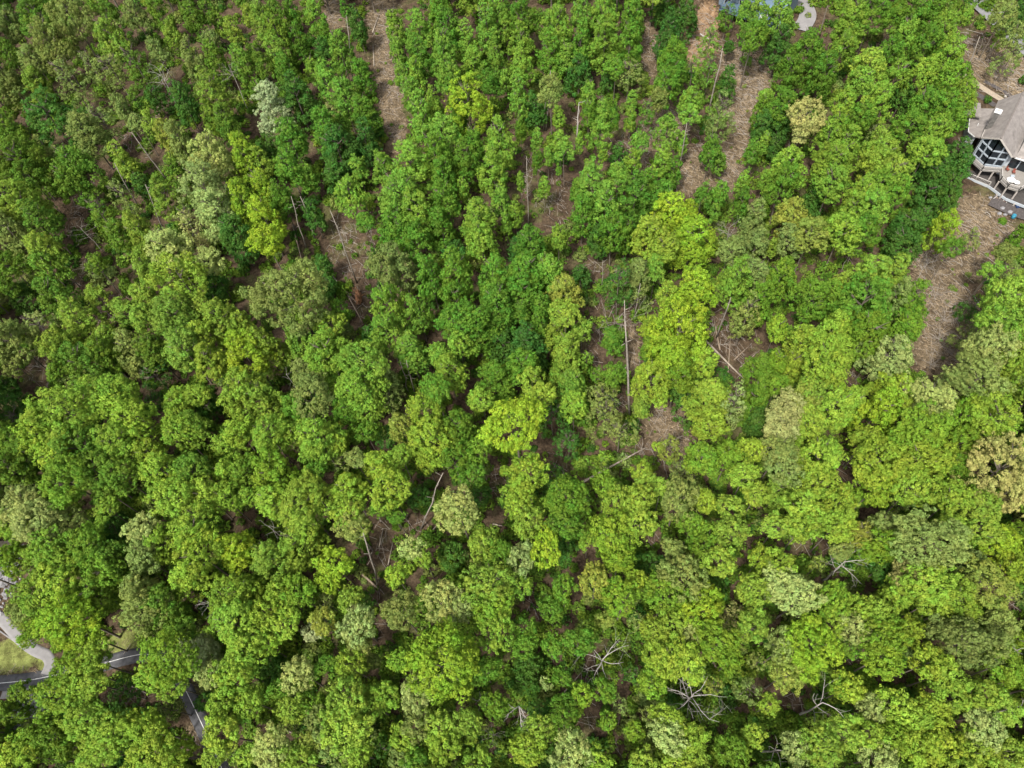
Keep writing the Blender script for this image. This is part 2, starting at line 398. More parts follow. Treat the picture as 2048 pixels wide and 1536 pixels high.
def crown_mesh(name, Rx, Rz, seed, sparse=False, leaf=0.265, fill=1.0):
    rng = np.random.default_rng(seed)
    lr0 = min(0.50 * min(Rx, Rz), 0.62 + 0.14 * min(Rx, Rz))
    area = 4 * math.pi * ((2 * (Rx * Rz) ** 1.6 + (Rx * Rx) ** 1.6) / 3) ** (1 / 1.6) * 0.85
    n = max(7, int(area / (math.pi * lr0 ** 2) * (0.62 if sparse else 1.15)))
    d = rng.normal(size=(n * 3, 3)); d /= np.linalg.norm(d, axis=1)[:, None]; d = d[d[:, 2] > -0.72]
    # spread the lobes apart: greedy farthest-of-few
    pick = [d[0]]
    for i in range(1, n):
        c = d[rng.integers(0, len(d), 6)]
        s = (c @ np.array(pick).T).max(1); pick.append(c[np.argmin(s)])
    d = np.array(pick); nf = noise_dirs(rng)
    rad = (1 + 0.42 * nf(d)) * rng.uniform(0.72, 1.10, len(d))
    lr = lr0 * rng.uniform(0.68, 1.3, len(d))
    inner = rng.random(len(d)) < 0.14; rad[inner] *= 0.6
    sc = np.array([Rx, Rx, Rz])
    c = d * rad[:, None] * np.maximum(sc - lr[:, None] * 0.72, 0.25 * sc)
    c[:, 2] = np.maximum(c[:, 2], -0.86 * Rz)
    if Rz / Rx > 1.3:
        pt = 1.08 - 0.42 * np.clip(c[:, 2] / Rz, -.3, 1); c[:, :2] *= pt[:, None]; lr = lr * (1.05 - .3 * np.clip(c[:, 2] / Rz, -.2, 1))
    P = []; Nn = []; TV = []; HV = []; TR = []
    lob_v = rng.random(len(d))
    for i in range(len(d)):
        tr0 = min(0.36, lr[i] * 0.40)
        k = int(4 * lr[i] ** 2 / tr0 ** 2 * (0.46 if sparse else 0.70) * fill) + 2
        t = rng.normal(size=(k, 3)); t /= np.linalg.norm(t, axis=1)[:, None]
        o = c[i] / sc; o = o / (np.linalg.norm(o) + 1e-6) + np.array([0, 0, 0.5]); o /= np.linalg.norm(o)
        t = t[(t @ o) > -0.22]
        nl = noise_dirs(rng)
        r = lr[i] * (0.88 + 0.30 * nl(t * 2.0) + rng.uniform(-0.34, 0.20, len(t)) + 0.40 * rng.random(len(t)) * (rng.random(len(t)) < .2))
        P.append(c[i] + t * r[:, None] * np.array([1, 1, 0.85])); Nn.append(t * 0.7 + o * 0.2 + np.array([0, 0, .3]))
        TR.append(tr0 * rng.uniform(0.62, 1.2, len(t)))
        TV.append(np.full(len(t), lob_v[i]) * 0.4 + rng.random(len(t)) * 0.6); HV.append(np.full(len(t), rng.random()) * .5 + rng.random(len(t)) * .5)
    P = np.concatenate(P); Nn = np.concatenate(Nn); TV = np.concatenate(TV); HV = np.concatenate(HV); TR = np.concatenate(TR)
    # drop what is buried inside other lobes
    keep = np.ones(len(P), bool)
    for i in range(len(c)):
        keep &= np.linalg.norm((P - c[i]) / np.array([1, 1, 0.85]), axis=1) > lr[i] * 0.55
    P, Nn, TV, HV, TR = P[keep], Nn[keep], TV[keep], HV[keep], TR[keep]
    Nn /= np.linalg.norm(Nn, axis=1)[:, None]
    per = np.maximum(5, (TR ** 2 * (115 if sparse else 158)).astype(int) + 3)
    P = np.repeat(P, per, 0); Nn = np.repeat(Nn, per, 0); TV = np.repeat(TV, per); HV = np.repeat(HV, per); TR = np.repeat(TR, per)[:, None]; q = len(P)
    off = rng.normal(size=(q, 3)); off -= Nn * (off * Nn).sum(1)[:, None]; off /= np.linalg.norm(off, axis=1)[:, None] + 1e-9
    f = np.sqrt(rng.random(q))[:, None]
    nr = Nn * (1.05 - .55 * f) + off * (1.15 * f) + rng.normal(size=(q, 3)) * 0.19; nr /= np.linalg.norm(nr, axis=1)[:, None]
    cen = P + off * f * TR - Nn * (f ** 2) * TR * 0.95 + rng.normal(size=(q, 3)) * 0.045
    tang = off + rng.normal(size=(q, 3)) * 0.5; tang -= nr * (tang * nr).sum(1)[:, None]; tang /= np.linalg.norm(tang, axis=1)[:, None] + 1e-9
    bt = np.cross(nr, tang)
    L = (leaf * rng.uniform(0.6, 1.2, q))[:, None]; W = L * rng.uniform(0.5, 0.75, q)[:, None]
    droop = nr * L * 0.12
    V = np.stack([cen - tang * L * .5 - droop, cen + bt * W * .5, cen + tang * L * .5 - droop, cen - bt * W * .5], 1).reshape(-1, 3)
    me = mesh_np(name, V, np.arange(q * 4).reshape(-1, 4))
    for an, val in (('leaf_var', np.clip(TV * 0.9 + rng.random(q) * 0.1, 0, 1)), ('hue_var', HV)):
        a = me.attributes.new(an, 'FLOAT', 'FACE'); a.data.foreach_set('value', val.astype(np.float32)[:len(me.polygons)])
    me.materials.append(M['leaf'])
    return me

def trunk_mesh(name, seed, limbs=7, twig=False):
    """unit tree skeleton: 1 high, crown radius 1"""
    rng = random.Random(seed); mb = MB()
    bx, by = rng.uniform(-.07, .07), rng.uniform(-.07, .07)
    ax = [(bx * math.sin(z * 3), by * math.sin(z * 2.5), z) for z in (0, .03, .25, .5, .7, .86, .95)]
    mb.tube(ax, [.066, .048, .041, .034, .022, .012, .004], 7)
    for k in range(limbs):
        z0 = rng.uniform(.60, .86); a = rng.uniform(0, 6.28) ; L = rng.uniform(.35, .62) * (1.1 - .5 * abs(z0 - .6))
        p0 = np.array([bx * math.sin(z0 * 3), by * math.sin(z0 * 2.5), z0]); d = np.array([math.cos(a), math.sin(a), 0])
        p1 = p0 + d * L * .5 + [0, 0, .06]; p2 = p0 + d * L + [0, 0, .15]
        mb.tube([p0, p1, p2], [.018, .011, .004], 5)
        for s in range(3 if twig else 1):
            b = a + rng.uniform(-1, 1); e = p1 + np.array([math.cos(b), math.sin(b), 0]) * L * rng.uniform(.35, .6) + [0, 0, rng.uniform(.02, .1)]
            mb.tube([p1, e], [.009, .003], 4)
    return mb.mesh(name, True)

TRUNKS = [trunk_mesh('trunk', 11 + i) for i in range(6)]
TWIGGY = [trunk_mesh('trunk', 41 + i, 12, True) for i in range(4)]
for t_ in TRUNKS + TWIGGY: t_.materials.append(M['bark'])
RC = [0.9, 1.35, 1.9, 2.6, 3.5, 4.8]; QC = [0.78, 1.15, 1.65, 2.5]
_crowns = {}
def crown_for(r, rz, sparse, rng):
    i = int(np.argmin([abs(math.log(r / a)) for a in RC])); j = int(np.argmin([abs(math.log(rz / r / a)) for a in QC]))
    s = rng.randrange(3); key = (i, j, s, sparse)
    if key not in _crowns:
        _crowns[key] = crown_mesh('crown', RC[i], RC[i] * QC[j], 1000 + i * 100 + j * 10 + s + (5000 if sparse else 0), sparse)
    return _crowns[key], RC[i], RC[i] * QC[j]

TINT = {  # base colours of the foliage
    'G': (0.085, 0.174, 0.017), 'K': (0.107, 0.205, 0.020), 'L': (0.140, 0.246, 0.028), 'D': (0.052, 0.124, 0.018), 'Y': (0.172, 0.264, 0.031),
    'B': (0.180, 0.285, 0.022), 'O': (0.148, 0.198, 0.048), 'P': (0.235, 0.295, 0.085), 'T': (0.275, 0.290, 0.095), 'W': (0.33, 0.40, 0.19), 'M': (0.182, 0.226, 0.038)}
COLOUR = {'G': 'mid green', 'K': 'fresh green', 'L': 'light green', 'D': 'dark green', 'Y': 'yellow-green', 'B': 'bright lime', 'O': 'dull olive', 'P': 'pale yellowish',
          'T': 'tan-coloured', 'W': 'whitish', 'M': 'mustard-tinged'}

TREES = """
A 0 0
70,130,140,200,Or 220,70,190,180,Gr 430,80,230,200,Or 310,230,230,280,Or 60,310,150,160,Gr 190,330,150,150,Or 60,480,140,240,Or 240,510,140,200,Lc 440,480,170,240,Os 680,220,200,260,Lr 640,60,130,120,Gr 560,400,130,200,Os 700,430,200,200,Os 820,80,150,160,Or 950,60,130,160,Gr 840,380,170,280,Gs 940,300,130,150,Or 1040,210,130,150,Lr 1160,90,150,160,Gr 1250,60,120,140,Gr 1320,140,90,180,Lc 1400,180,110,160,Lr 1270,230,110,130,Or 1180,380,140,260,Oc 1300,350,130,250,Gr 1470,380,140,380,Gc 1500,90,100,150,Lr 945,590,120,150,Dr 830,620,100,150,Gr 1120,600,160,300,Dc 730,640,130,150,Or 640,740,150,200,Os 320,690,270,260,Dr 80,780,190,300,Gr 130,920,250,300,Gr 530,780,190,230,Or 300,930,130,200,Or 450,970,230,250,Gr 740,960,140,200,Lc 820,720,110,130,Or 910,730,120,130,Lr 960,850,170,200,Mr 1090,840,150,220,Or 1300,560,180,250,Lr 1280,700,120,200,Gc 1360,720,150,220,Gr 1270,900,250,300,Pr 1240,1100,240,280,Pr 1300,1250,200,280,Pr 1480,900,180,350,Br 1470,1180,190,300,Br 860,1040,150,200,Dr 1060,1020,120,250,Gr 1010,1190,170,200,Lr 750,1170,160,170,Os 440,1120,200,230,Gr 130,1190,260,260,Lr 200,1060,160,180,Gr 280,1330,180,220,Gr 80,1370,180,260,Or 260,1470,200,180,Lr 620,1270,160,200,Gs 720,1400,150,150,Gr 850,1370,180,250,Lr 1000,1460,220,200,Pr 1150,1330,150,200,Ts 1180,1470,180,150,Ts 1430,1400,200,260,Dr
B 512 0
40,110,130,260,Lr 110,40,100,120,Gr 120,170,140,180,Gr 215,60,100,220,Gc 260,250,120,250,Gc 365,110,120,300,Lc 420,200,80,220,Gc 530,40,70,140,Gc 615,150,110,320,Dc 630,420,120,520,Gc 520,310,150,260,Lr 340,400,90,170,Lc 425,480,140,180,Lr 415,330,120,150,Dr 120,300,130,170,Lr 40,370,120,190,Gr 200,440,150,250,Gr 260,580,200,250,Dr 95,620,190,270,Wr 530,560,150,220,Lr 450,610,100,120,Ts 600,560,80,130,Lr 650,670,140,200,Gr 720,740,100,180,Dr 660,830,150,200,Dr 520,740,80,200,Gc 430,760,170,240,Gr 500,880,250,300,Dr 220,830,180,250,Gr 90,880,190,150,Dr 200,1000,190,200,Gr 310,1040,110,180,Lr 30,970,130,180,Yr 60,1130,170,220,Br 60,1300,190,280,Br 60,1430,200,150,Br 160,1200,140,200,Gr 620,1020,110,250,Lc 490,1060,160,200,Dr 560,1220,220,230,Lr 590,1390,200,180,Gr 350,1290,120,220,Dr 740,960,70,110,Lc 770,1010,130,180,Lr 930,960,200,260,Lr 1080,900,230,250,Kr 1000,700,150,240,Lr 1070,640,130,200,Lr 920,560,150,250,Lr 830,140,110,200,Lr 850,290,90,300,Lc 870,430,110,150,Lr 960,450,120,200,Lr 980,170,160,330,Lc 990,350,140,220,Gr 1100,60,140,150,Gr 1150,150,170,200,Gr 1130,300,160,240,Lr 1160,430,160,180,Lr 1270,240,130,200,Lr 1310,390,140,200,Lr 1390,160,150,220,Lr 1450,60,150,160,Lr 1500,180,100,180,Lr 1440,370,130,230,Lc 1400,480,140,150,Gr 1270,600,230,260,Br 1130,760,200,170,Lr 1220,700,120,200,Gr 1430,640,80,150,Lr 1500,470,80,180,Lr 1460,830,160,250,Lr 1310,850,120,200,Gr 1420,1000,170,220,Lr 1260,960,150,200,Gr 1130,1050,160,200,Gr 1240,1130,90,170,Lr 870,1150,280,250,Lr 960,1230,230,200,Lr 1130,1180,200,200,Gr 850,1330,200,200,Gr 970,1420,170,180,Gr 1110,1350,150,200,Gr 1340,1290,200,260,Lr 1350,1430,200,200,Lr 1470,1180,130,180,Lr 1500,1340,80,220,Lr 770,1490,180,100,Or 1180,1500,160,100,Dr
C 1024 0
60,90,170,200,Gr 50,240,130,200,Lr 60,400,130,220,Lr 40,570,130,280,Lr 50,760,80,200,Gc 270,140,190,220,Lr 230,300,150,200,Gr 330,330,120,170,Lr 420,80,140,180,Lr 410,260,150,200,Gr 560,80,170,200,Lr 550,240,170,230,Lr 620,390,120,130,Gr 720,90,170,220,Kr 700,270,150,230,Gr 580,470,110,130,Dr 910,60,140,130,Dr 1050,90,190,180,Dr 930,200,160,200,Dr 960,330,180,200,Gr 930,490,150,150,Gr 960,410,160,150,Gr 880,560,120,150,Or 700,440,200,160,Os 230,520,180,140,Or 400,430,150,150,Dr 140,650,130,180,Dr 465,530,90,200,Lc 460,680,90,180,Gc 280,700,80,150,Lc 540,660,90,160,Lr 530,780,130,150,Lr 610,720,70,180,Gc 720,600,60,100,Lr 710,700,80,220,Lc 800,690,110,200,Gs 150,830,75,170,Lc 150,950,70,180,Gc 290,830,110,100,Lr 215,930,70,200,Lc 190,1110,80,200,Lc 310,880,120,120,Lr 405,830,55,160,Lc 50,1080,60,110,Lc 280,1010,40,110,Gc 545,930,60,140,Lc 760,820,130,140,Lr 730,900,100,120,Lr 640,920,120,120,Dr 420,980,160,170,Lr 640,1020,140,160,Lr 470,1110,190,220,Lr 320,1150,160,220,Gr 420,1250,150,200,Gr 560,1220,170,230,Lr 740,1180,230,250,Gr 790,1020,140,180,Gr 270,1330,150,200,Lr 110,1440,200,180,Gr 20,1280,100,200,Lr 60,1480,150,130,Dr 600,1370,170,180,Gr 520,1440,130,180,Dr 680,1400,130,200,Gr 980,860,140,220,Lr 930,780,130,160,Lr 900,970,120,180,Lr 970,1020,100,180,Gc 1080,440,140,180,Ls 1180,270,130,200,Ls 1180,430,110,180,Ls 1070,600,150,150,Lr 1070,700,120,100,Lr 1285,510,110,200,Dr 1240,700,180,230,Os 1190,890,120,200,Gr 1250,960,80,150,Lr 1420,970,100,160,Gr 1380,1090,80,150,Lr 1380,1200,110,200,Gr 1210,1260,90,100,Lr 1130,1140,150,160,Gr 1250,1150,130,150,Gr 950,1260,230,230,Br 1070,1240,120,140,Br 830,1390,220,200,Yr 1080,1400,250,250,Br 920,1460,200,150,Yr 910,1140,170,120,Gr 1450,1320,150,200,Or 1310,1480,150,120,Or 1460,1460,150,140,Or 1470,740,150,250,Dr 1500,640,120,200,Gr 1510,850,80,150,Lr 1510,1080,80,150,Lr 1500,1250,100,150,Gr 1440,60,190,150,Lr 1440,200,180,130,Gr 1290,100,120,150,Gs 1420,310,100,130,Gs 1300,270,80,60,Dr 1520,560,100,100,Lr
D 1536 0
70,90,180,200,Lr 60,270,150,200,Dr 230,280,200,230,Gr 330,430,200,230,Gr 130,400,180,200,Gr 500,110,180,250,Lr 440,280,170,200,Lr 630,60,170,170,Gr 760,90,140,150,Gr 880,70,180,180,Gr 1000,60,150,150,Gr 1050,170,200,200,Lr 1210,140,170,220,Lr 950,240,200,200,Gr 820,200,150,180,Lr 1100,300,190,190,Lr 740,290,140,150,Gr 600,380,200,180,Yr 560,480,170,160,Lr 770,430,170,160,Lr 930,420,170,170,Lr 1090,440,160,150,Kr 1210,430,160,180,Gr 1180,560,170,180,Lr 640,590,200,180,Lr 460,620,140,150,Lr 560,700,150,140,Gr 800,570,160,150,Dr 930,610,180,170,Gr 1060,640,160,170,Gr 850,720,180,160,Gr 1000,760,180,150,Lr 960,870,200,150,Lr 1120,730,130,150,Gr 80,620,180,180,Gr 230,680,220,170,Tr 200,790,120,110,Tr 60,740,150,180,Dr 360,810,180,180,Lr 470,850,150,180,Lr 440,720,130,120,Gr 650,790,140,110,Os 690,890,230,190,Yr 740,1010,230,180,Yr 620,960,150,150,Yr 770,1130,160,170,Gr 680,1090,200,170,Kr 400,950,250,220,Lr 380,1080,200,180,Lr 560,1130,200,200,Lr 120,960,220,200,Lr 90,1080,200,180,Gr 40,880,100,160,Dr 620,1230,200,180,Lr 500,1260,170,200,Lr 440,1380,180,180,Lr 570,1370,150,160,Gr 140,1290,180,180,Mr 250,1390,200,180,Mr 130,1420,140,150,Or 30,1480,90,120,Yr 860,960,150,200,Dr 1000,1010,200,200,Dr 1140,900,190,160,Dr 1150,980,150,150,Dr 1080,1150,180,180,Dr 950,1160,170,160,Dr 940,1280,120,110,Dr 830,1340,200,150,Dr 790,1450,200,150,Dr 1070,1370,170,190,Br 1000,1420,120,140,Os 1210,1420,130,130,Os 1110,1480,130,100,Gr 1400,70,170,170,Or 1480,200,120,150,Or 1450,330,150,150,Os 1500,60,100,200,Dr 1390,220,70,130,Ls 270,1180,160,140,Dr 1500,1400,90,150,Gr 1430,1490,160,80,Or
E 0 512
70,60,150,140,Gr 190,100,120,160,Os 300,60,150,180,Gr 310,210,180,200,Gr 160,240,160,160,Dr 50,180,100,140,Gr 610,90,150,140,Os 570,40,110,100,Gr 890,60,150,200,Lr 1080,100,250,220,Yr 1250,30,150,130,Pr 1290,170,150,170,Dr 580,240,130,150,Yr 510,370,190,270,Lr 640,470,110,140,Yr 760,190,90,120,Gr 880,240,140,190,Lr 860,360,130,150,Lr 740,320,130,150,Lr 1050,330,250,270,Lr 1090,530,230,230,Lr 1230,310,120,170,Lr 1330,350,200,230,Lr 1440,380,120,150,Lr 1240,480,140,180,Yr 1260,620,150,200,Yr 1460,550,230,230,Br 1470,800,220,270,Yr 230,400,150,150,Ps 90,500,200,250,Or 60,630,120,180,Or 340,510,180,180,Lr 370,590,120,150,Gr 500,620,200,260,Gr 610,560,170,200,Gr 630,720,100,120,Dr 800,560,160,260,Or 930,560,170,240,Gr 930,700,200,130,Ds 370,720,120,80,Os 330,680,100,140,Gr 40,790,110,140,Dr 390,900,320,310,Lr 270,1050,220,250,Lr 320,1170,180,150,Lr 700,820,240,220,Lr 780,950,250,260,Lr 590,780,70,90,Lr 480,1120,220,230,Gr 700,1100,220,220,Lr 400,1330,260,220,Kr 560,1270,230,220,Gr 720,1300,200,200,Gr 640,1400,150,150,Gr 890,1170,170,190,Lr 930,870,120,150,Ds 60,870,160,160,Dr 110,960,170,160,Ds 60,1080,150,200,Gr 160,1130,150,160,Gr 60,1270,160,200,Gr 130,1370,180,160,Os 200,1300,120,150,Dr 110,1480,220,150,Pr 390,1490,130,100,Yr 640,1510,140,80,Lr 1080,870,140,160,Lr 1060,950,130,120,Lr 1080,1050,180,190,Lr 1200,1020,150,180,Gr 1170,820,150,120,Lr 1250,900,150,180,Dr 1000,1290,210,260,Lr 1130,1270,180,180,Gr 1010,1430,230,180,Lr 1220,1420,160,160,Yr 1350,1440,150,160,Lr 1340,1140,120,170,Lr 1340,1290,120,170,Lr 1450,1070,150,190,Lr 1480,1290,150,180,Gr 1480,1440,110,150,Lr
F 512 512
210,200,440,430,Or 410,60,100,150,Dr 440,170,110,130,Dr 500,310,110,110,Gr 450,400,160,150,Yr 540,430,80,150,Or 270,500,150,220,Lr 440,590,240,300,Lr 70,540,180,240,Lr 760,60,200,160,Or 880,70,140,170,Or 760,290,240,280,Lr 790,450,180,200,Lr 690,480,110,150,Dr 980,340,140,190,Lr 930,560,180,220,Lr 1050,110,150,250,Gr 1210,90,190,230,Kr 1200,250,170,180,Gr 1200,380,220,180,Gr 1330,430,200,240,Gr 1220,530,140,150,Lr 1090,580,130,150,Lr 1160,690,160,200,Lr 1080,800,180,150,Gr 640,620,250,190,Lr 620,800,250,280,Lr 770,720,140,200,Or 800,860,140,130,Os 270,680,120,180,Or 330,820,230,230,Or 250,900,150,150,Gr 40,860,170,220,Yr 30,690,100,130,Yr 70,1050,180,180,Lr 540,930,140,180,Gr 660,1060,110,130,Gr 370,1080,230,260,Lr 220,1070,130,160,Lr 480,1110,120,150,Lr 110,1290,220,260,Kr 90,1450,170,180,Lr 330,1380,180,180,Yr 270,1470,250,170,Yr 360,1290,120,80,Gr 500,1230,150,100,Os 600,1220,120,120,Or 560,1390,190,200,Lr 540,1490,200,130,Lr 740,1240,170,180,Lr 860,1180,140,120,Lr 800,1380,230,220,Lr 780,1480,140,100,Gr 980,1430,130,140,Dr 1010,900,180,180,Lr 1060,1080,230,240,Lr 1210,1010,190,200,Gr 1190,1200,180,200,Gr 1340,1150,160,200,Kr 1300,1280,160,180,Gr 1020,1210,130,150,Lr 870,1010,130,150,Mr 780,1090,120,120,Dr 1430,730,170,210,Gr 1350,860,130,150,Lr 1490,800,90,150,Lr 1430,120,170,280,Gr 1450,300,200,240,Gr 1480,520,180,180,Dr 1350,1420,130,200,Dr 1200,1440,130,200,Os 1200,1510,250,80,Pr 1500,1280,70,180,Lr 1500,1430,100,150,Lr
G 1024 512
90,90,200,200,Gr 60,200,180,200,Gr 210,60,170,170,Lr 410,100,120,120,Dr 50,330,110,150,Gr 180,320,120,200,Gr 320,220,190,210,Mr 320,340,190,130,Yr 250,470,120,200,Yr 420,430,120,120,Yr 330,550,160,200,Yr 90,530,180,220,Dr 170,430,120,200,Gr 60,640,150,150,Gr 450,620,90,120,Ls 120,740,140,150,Yr 190,820,150,130,Yr 360,780,180,230,Lr 370,900,130,160,Lr 260,730,80,120,Lr 15,1000,310,270,Br 610,540,150,200,Gr 620,700,130,130,Gr 510,710,110,100,Gs 540,830,180,150,Os 560,960,180,200,Os 650,1050,180,170,Os 780,900,100,150,Yr 340,1120,180,170,Ds 240,960,170,200,Ds 560,1210,90,80,Ls 640,180,170,250,Ds 760,100,160,180,Or 860,80,120,160,Lr 930,230,110,150,Yr 1100,170,220,230,Br 1020,310,90,90,Yr 1000,440,330,300,Br 830,420,110,150,Lr 960,560,240,200,Br 1150,620,170,200,Lr 830,720,220,230,Lr 830,560,110,150,Gr 1000,690,200,200,Gr 1050,800,200,150,Dr 1170,860,200,250,Yr 1190,1010,170,170,Lr 1320,900,160,250,Ps 1040,930,150,150,Ds 1330,150,190,240,Lr 1450,100,150,200,Or 1480,250,150,250,Gr 1400,350,160,300,Os 1470,660,160,200,Gr 1460,840,140,250,Gr 1450,1010,120,200,Dr 860,1110,150,150,Lr 940,1150,130,170,Ms 1130,1210,180,200,Kr 1300,1190,150,150,Gr 1430,1160,150,140,Lr 1400,1300,170,150,Lr 1020,1290,150,170,Os 750,1280,160,200,Lr 800,1350,120,150,Yr 900,1390,120,180,Yr 760,1450,180,170,Yr 560,1350,180,200,Kr 640,1470,180,140,Yr 320,1440,250,200,Gr 100,1310,210,220,Lr 60,1400,150,150,Lr 40,1490,150,100,Lr 1000,1440,220,180,Or 1150,1450,150,150,Lr 1310,1490,150,120,Yr 1470,1400,150,200,Yr 230,1310,170,180,Ds
H 1536 512
70,120,180,240,Kr 270,230,260,230,Kr 60,420,130,150,Kr 640,90,200,200,Yr 750,90,150,180,Yr 470,140,150,130,Yr 560,260,280,280,Gr 770,250,150,230,Or 870,260,190,270,Gr 860,440,200,200,Gr 580,450,250,250,Gr 430,420,160,170,Lr 720,600,240,280,Pr 350,490,230,220,Lr 360,600,300,260,Lr 220,500,160,160,Lr 60,620,130,180,Gr 140,660,130,220,Lr 60,780,140,150,Gr 430,720,180,120,Kr 780,800,190,200,Lr 630,580,120,180,Kr 270,800,180,140,Yr 220,850,170,170,Mr 130,890,190,180,Tr 80,1000,200,200,Tr 60,1150,200,200,Or 390,900,220,250,Lr 500,850,170,180,Lr 240,990,180,210,Yr 650,930,230,300,Br 600,1080,160,160,Yr 630,800,100,90,Lr 920,1020,270,230,Kr 850,1100,200,150,Kr 960,840,250,230,Pr 1080,880,200,150,Ps 1150,970,170,200,Gr 1270,700,280,250,Or 1330,540,270,250,Pr 1150,720,150,170,Pr 1240,880,170,200,Kr 1380,930,240,220,Lr 1440,220,270,250,Yr 1380,370,250,200,Lr 1450,600,200,200,Yr 1470,720,130,200,Lr 1490,470,100,200,Yr 1340,80,110,100,Lr 1450,60,180,110,Os 1150,1110,180,200,Kr 1130,1250,150,170,Gr 1370,1270,310,370,Tr 320,1190,240,250,Lr 300,1320,200,180,Lr 180,1230,150,150,Kr 90,1280,200,180,Or 630,1220,280,230,Lr 900,1210,260,250,Lr 880,1370,240,200,Lr 650,1360,200,200,Kr 1100,1450,200,180,Lr 200,1480,200,140,Lr 430,1470,200,150,Lr 50,1400,150,200,Yr 800,1480,120,110,Os 1280,1480,200,100,Yr 1190,480,120,200,Os 1200,300,130,150,Ds
I 0 1024
80,60,160,170,Lr 200,50,260,160,Pr 380,50,170,130,Or 300,220,250,250,Lr 520,180,220,210,Kr 420,300,200,200,Lr 120,290,170,230,Kr 340,420,230,180,Lr 200,480,250,200,Gr 150,600,220,280,Or 220,720,200,180,Kr 420,620,280,280,Br 470,720,200,170,Br 600,470,200,260,Lr 640,350,180,180,Kr 690,250,180,220,Gr 850,250,180,180,Or 830,450,180,200,Or 880,580,230,230,Or 1010,560,230,280,Gr 900,740,130,150,Gr 690,90,180,170,Dr 870,80,170,140,Pr 1000,180,180,230,Lr 1150,80,220,200,Lr 1200,250,250,230,Lr 1150,370,180,200,Lr 1430,220,200,260,Br 1480,470,200,250,Lr 1400,500,200,200,Lr 1390,650,230,220,Lr 1460,820,220,230,Lr 1400,930,220,200,Lr 1220,830,160,260,Wr 1280,970,150,150,Pr 1010,870,280,200,Kr 950,950,200,150,Lr 1050,1050,200,150,Lr 1070,720,170,150,Gr 560,880,200,190,Lr 400,920,220,180,Kr 520,1010,240,180,Lr 330,1080,220,190,Kr 1330,1130,160,200,Lr 1490,1120,170,200,Lr 1320,1330,230,220,Yr 1280,1430,180,150,Yr 500,1230,240,200,Lr 660,1330,230,200,Lr 600,1440,220,180,Lr 870,1290,240,230,Lr 900,1430,250,200,Lr 1040,1440,180,180,Lr 340,1360,210,260,Gr 160,1340,220,190,Kr 100,1450,220,180,Lr 60,1180,160,250,Gr 270,1240,150,180,Kr 1010,1180,150,120,Os 190,1090,110,130,Gr 760,1080,200,160,Ds 1220,1140,110,140,Dr 1480,1450,130,200,Yr
J 512 1024
110,290,200,300,Yr 270,180,220,260,Yr 300,60,200,150,Lr 450,280,180,260,Br 430,400,150,150,Br 230,450,180,250,Kr 140,470,170,180,Lr 60,600,180,220,Lr 160,640,200,200,Lr 40,780,150,200,Kr 580,60,200,170,Or 830,80,160,180,Gr 300,690,110,230,Wr 420,650,150,220,Mr 600,650,200,230,Pr 610,790,150,180,Or 570,510,170,180,Yr 650,530,110,150,Dr 420,530,130,100,Os 940,180,150,200,Pr 1000,280,110,180,Lr 840,380,130,150,Lr 1170,240,160,200,Dr 870,590,200,230,Or 1090,510,220,260,Pr 1220,550,170,180,Pr 1400,400,260,240,Yr 1360,200,180,220,Yr 1460,240,180,220,Gr 1440,560,220,200,Kr 1420,690,220,180,Lr 1140,880,400,460,Br 950,1080,190,260,Pr 870,870,150,220,Kr 570,910,180,200,Lr 690,900,100,130,Or 420,920,130,180,Gr 250,960,190,200,Pr 100,940,170,200,Dr 200,1160,180,200,Yr 330,1130,140,180,Gr 520,1120,260,280,Yr 560,1280,270,200,Yr 690,1150,170,180,Lr 770,1070,150,220,Lr 960,1290,170,200,Or 1100,1270,180,300,Yr 1120,1400,180,200,Lr 890,1350,150,200,Lr 1270,1250,170,260,Yr 1290,1370,60,90,Yr 1360,930,180,220,Gr 440,1370,200,180,Or 600,1440,180,200,Lr 500,1450,150,170,Or 320,1380,150,150,Mr 90,1390,210,250,Pr 260,1490,200,120,Yr 830,1480,120,120,Or 1020,1490,80,80,Yr 1330,1500,150,90,Lr 1440,1150,150,160,Gr 370,1230,150,120,Or 760,1420,120,150,Ds 150,1060,140,150,Gr 960,1480,140,100,Gr
K 1024 1024
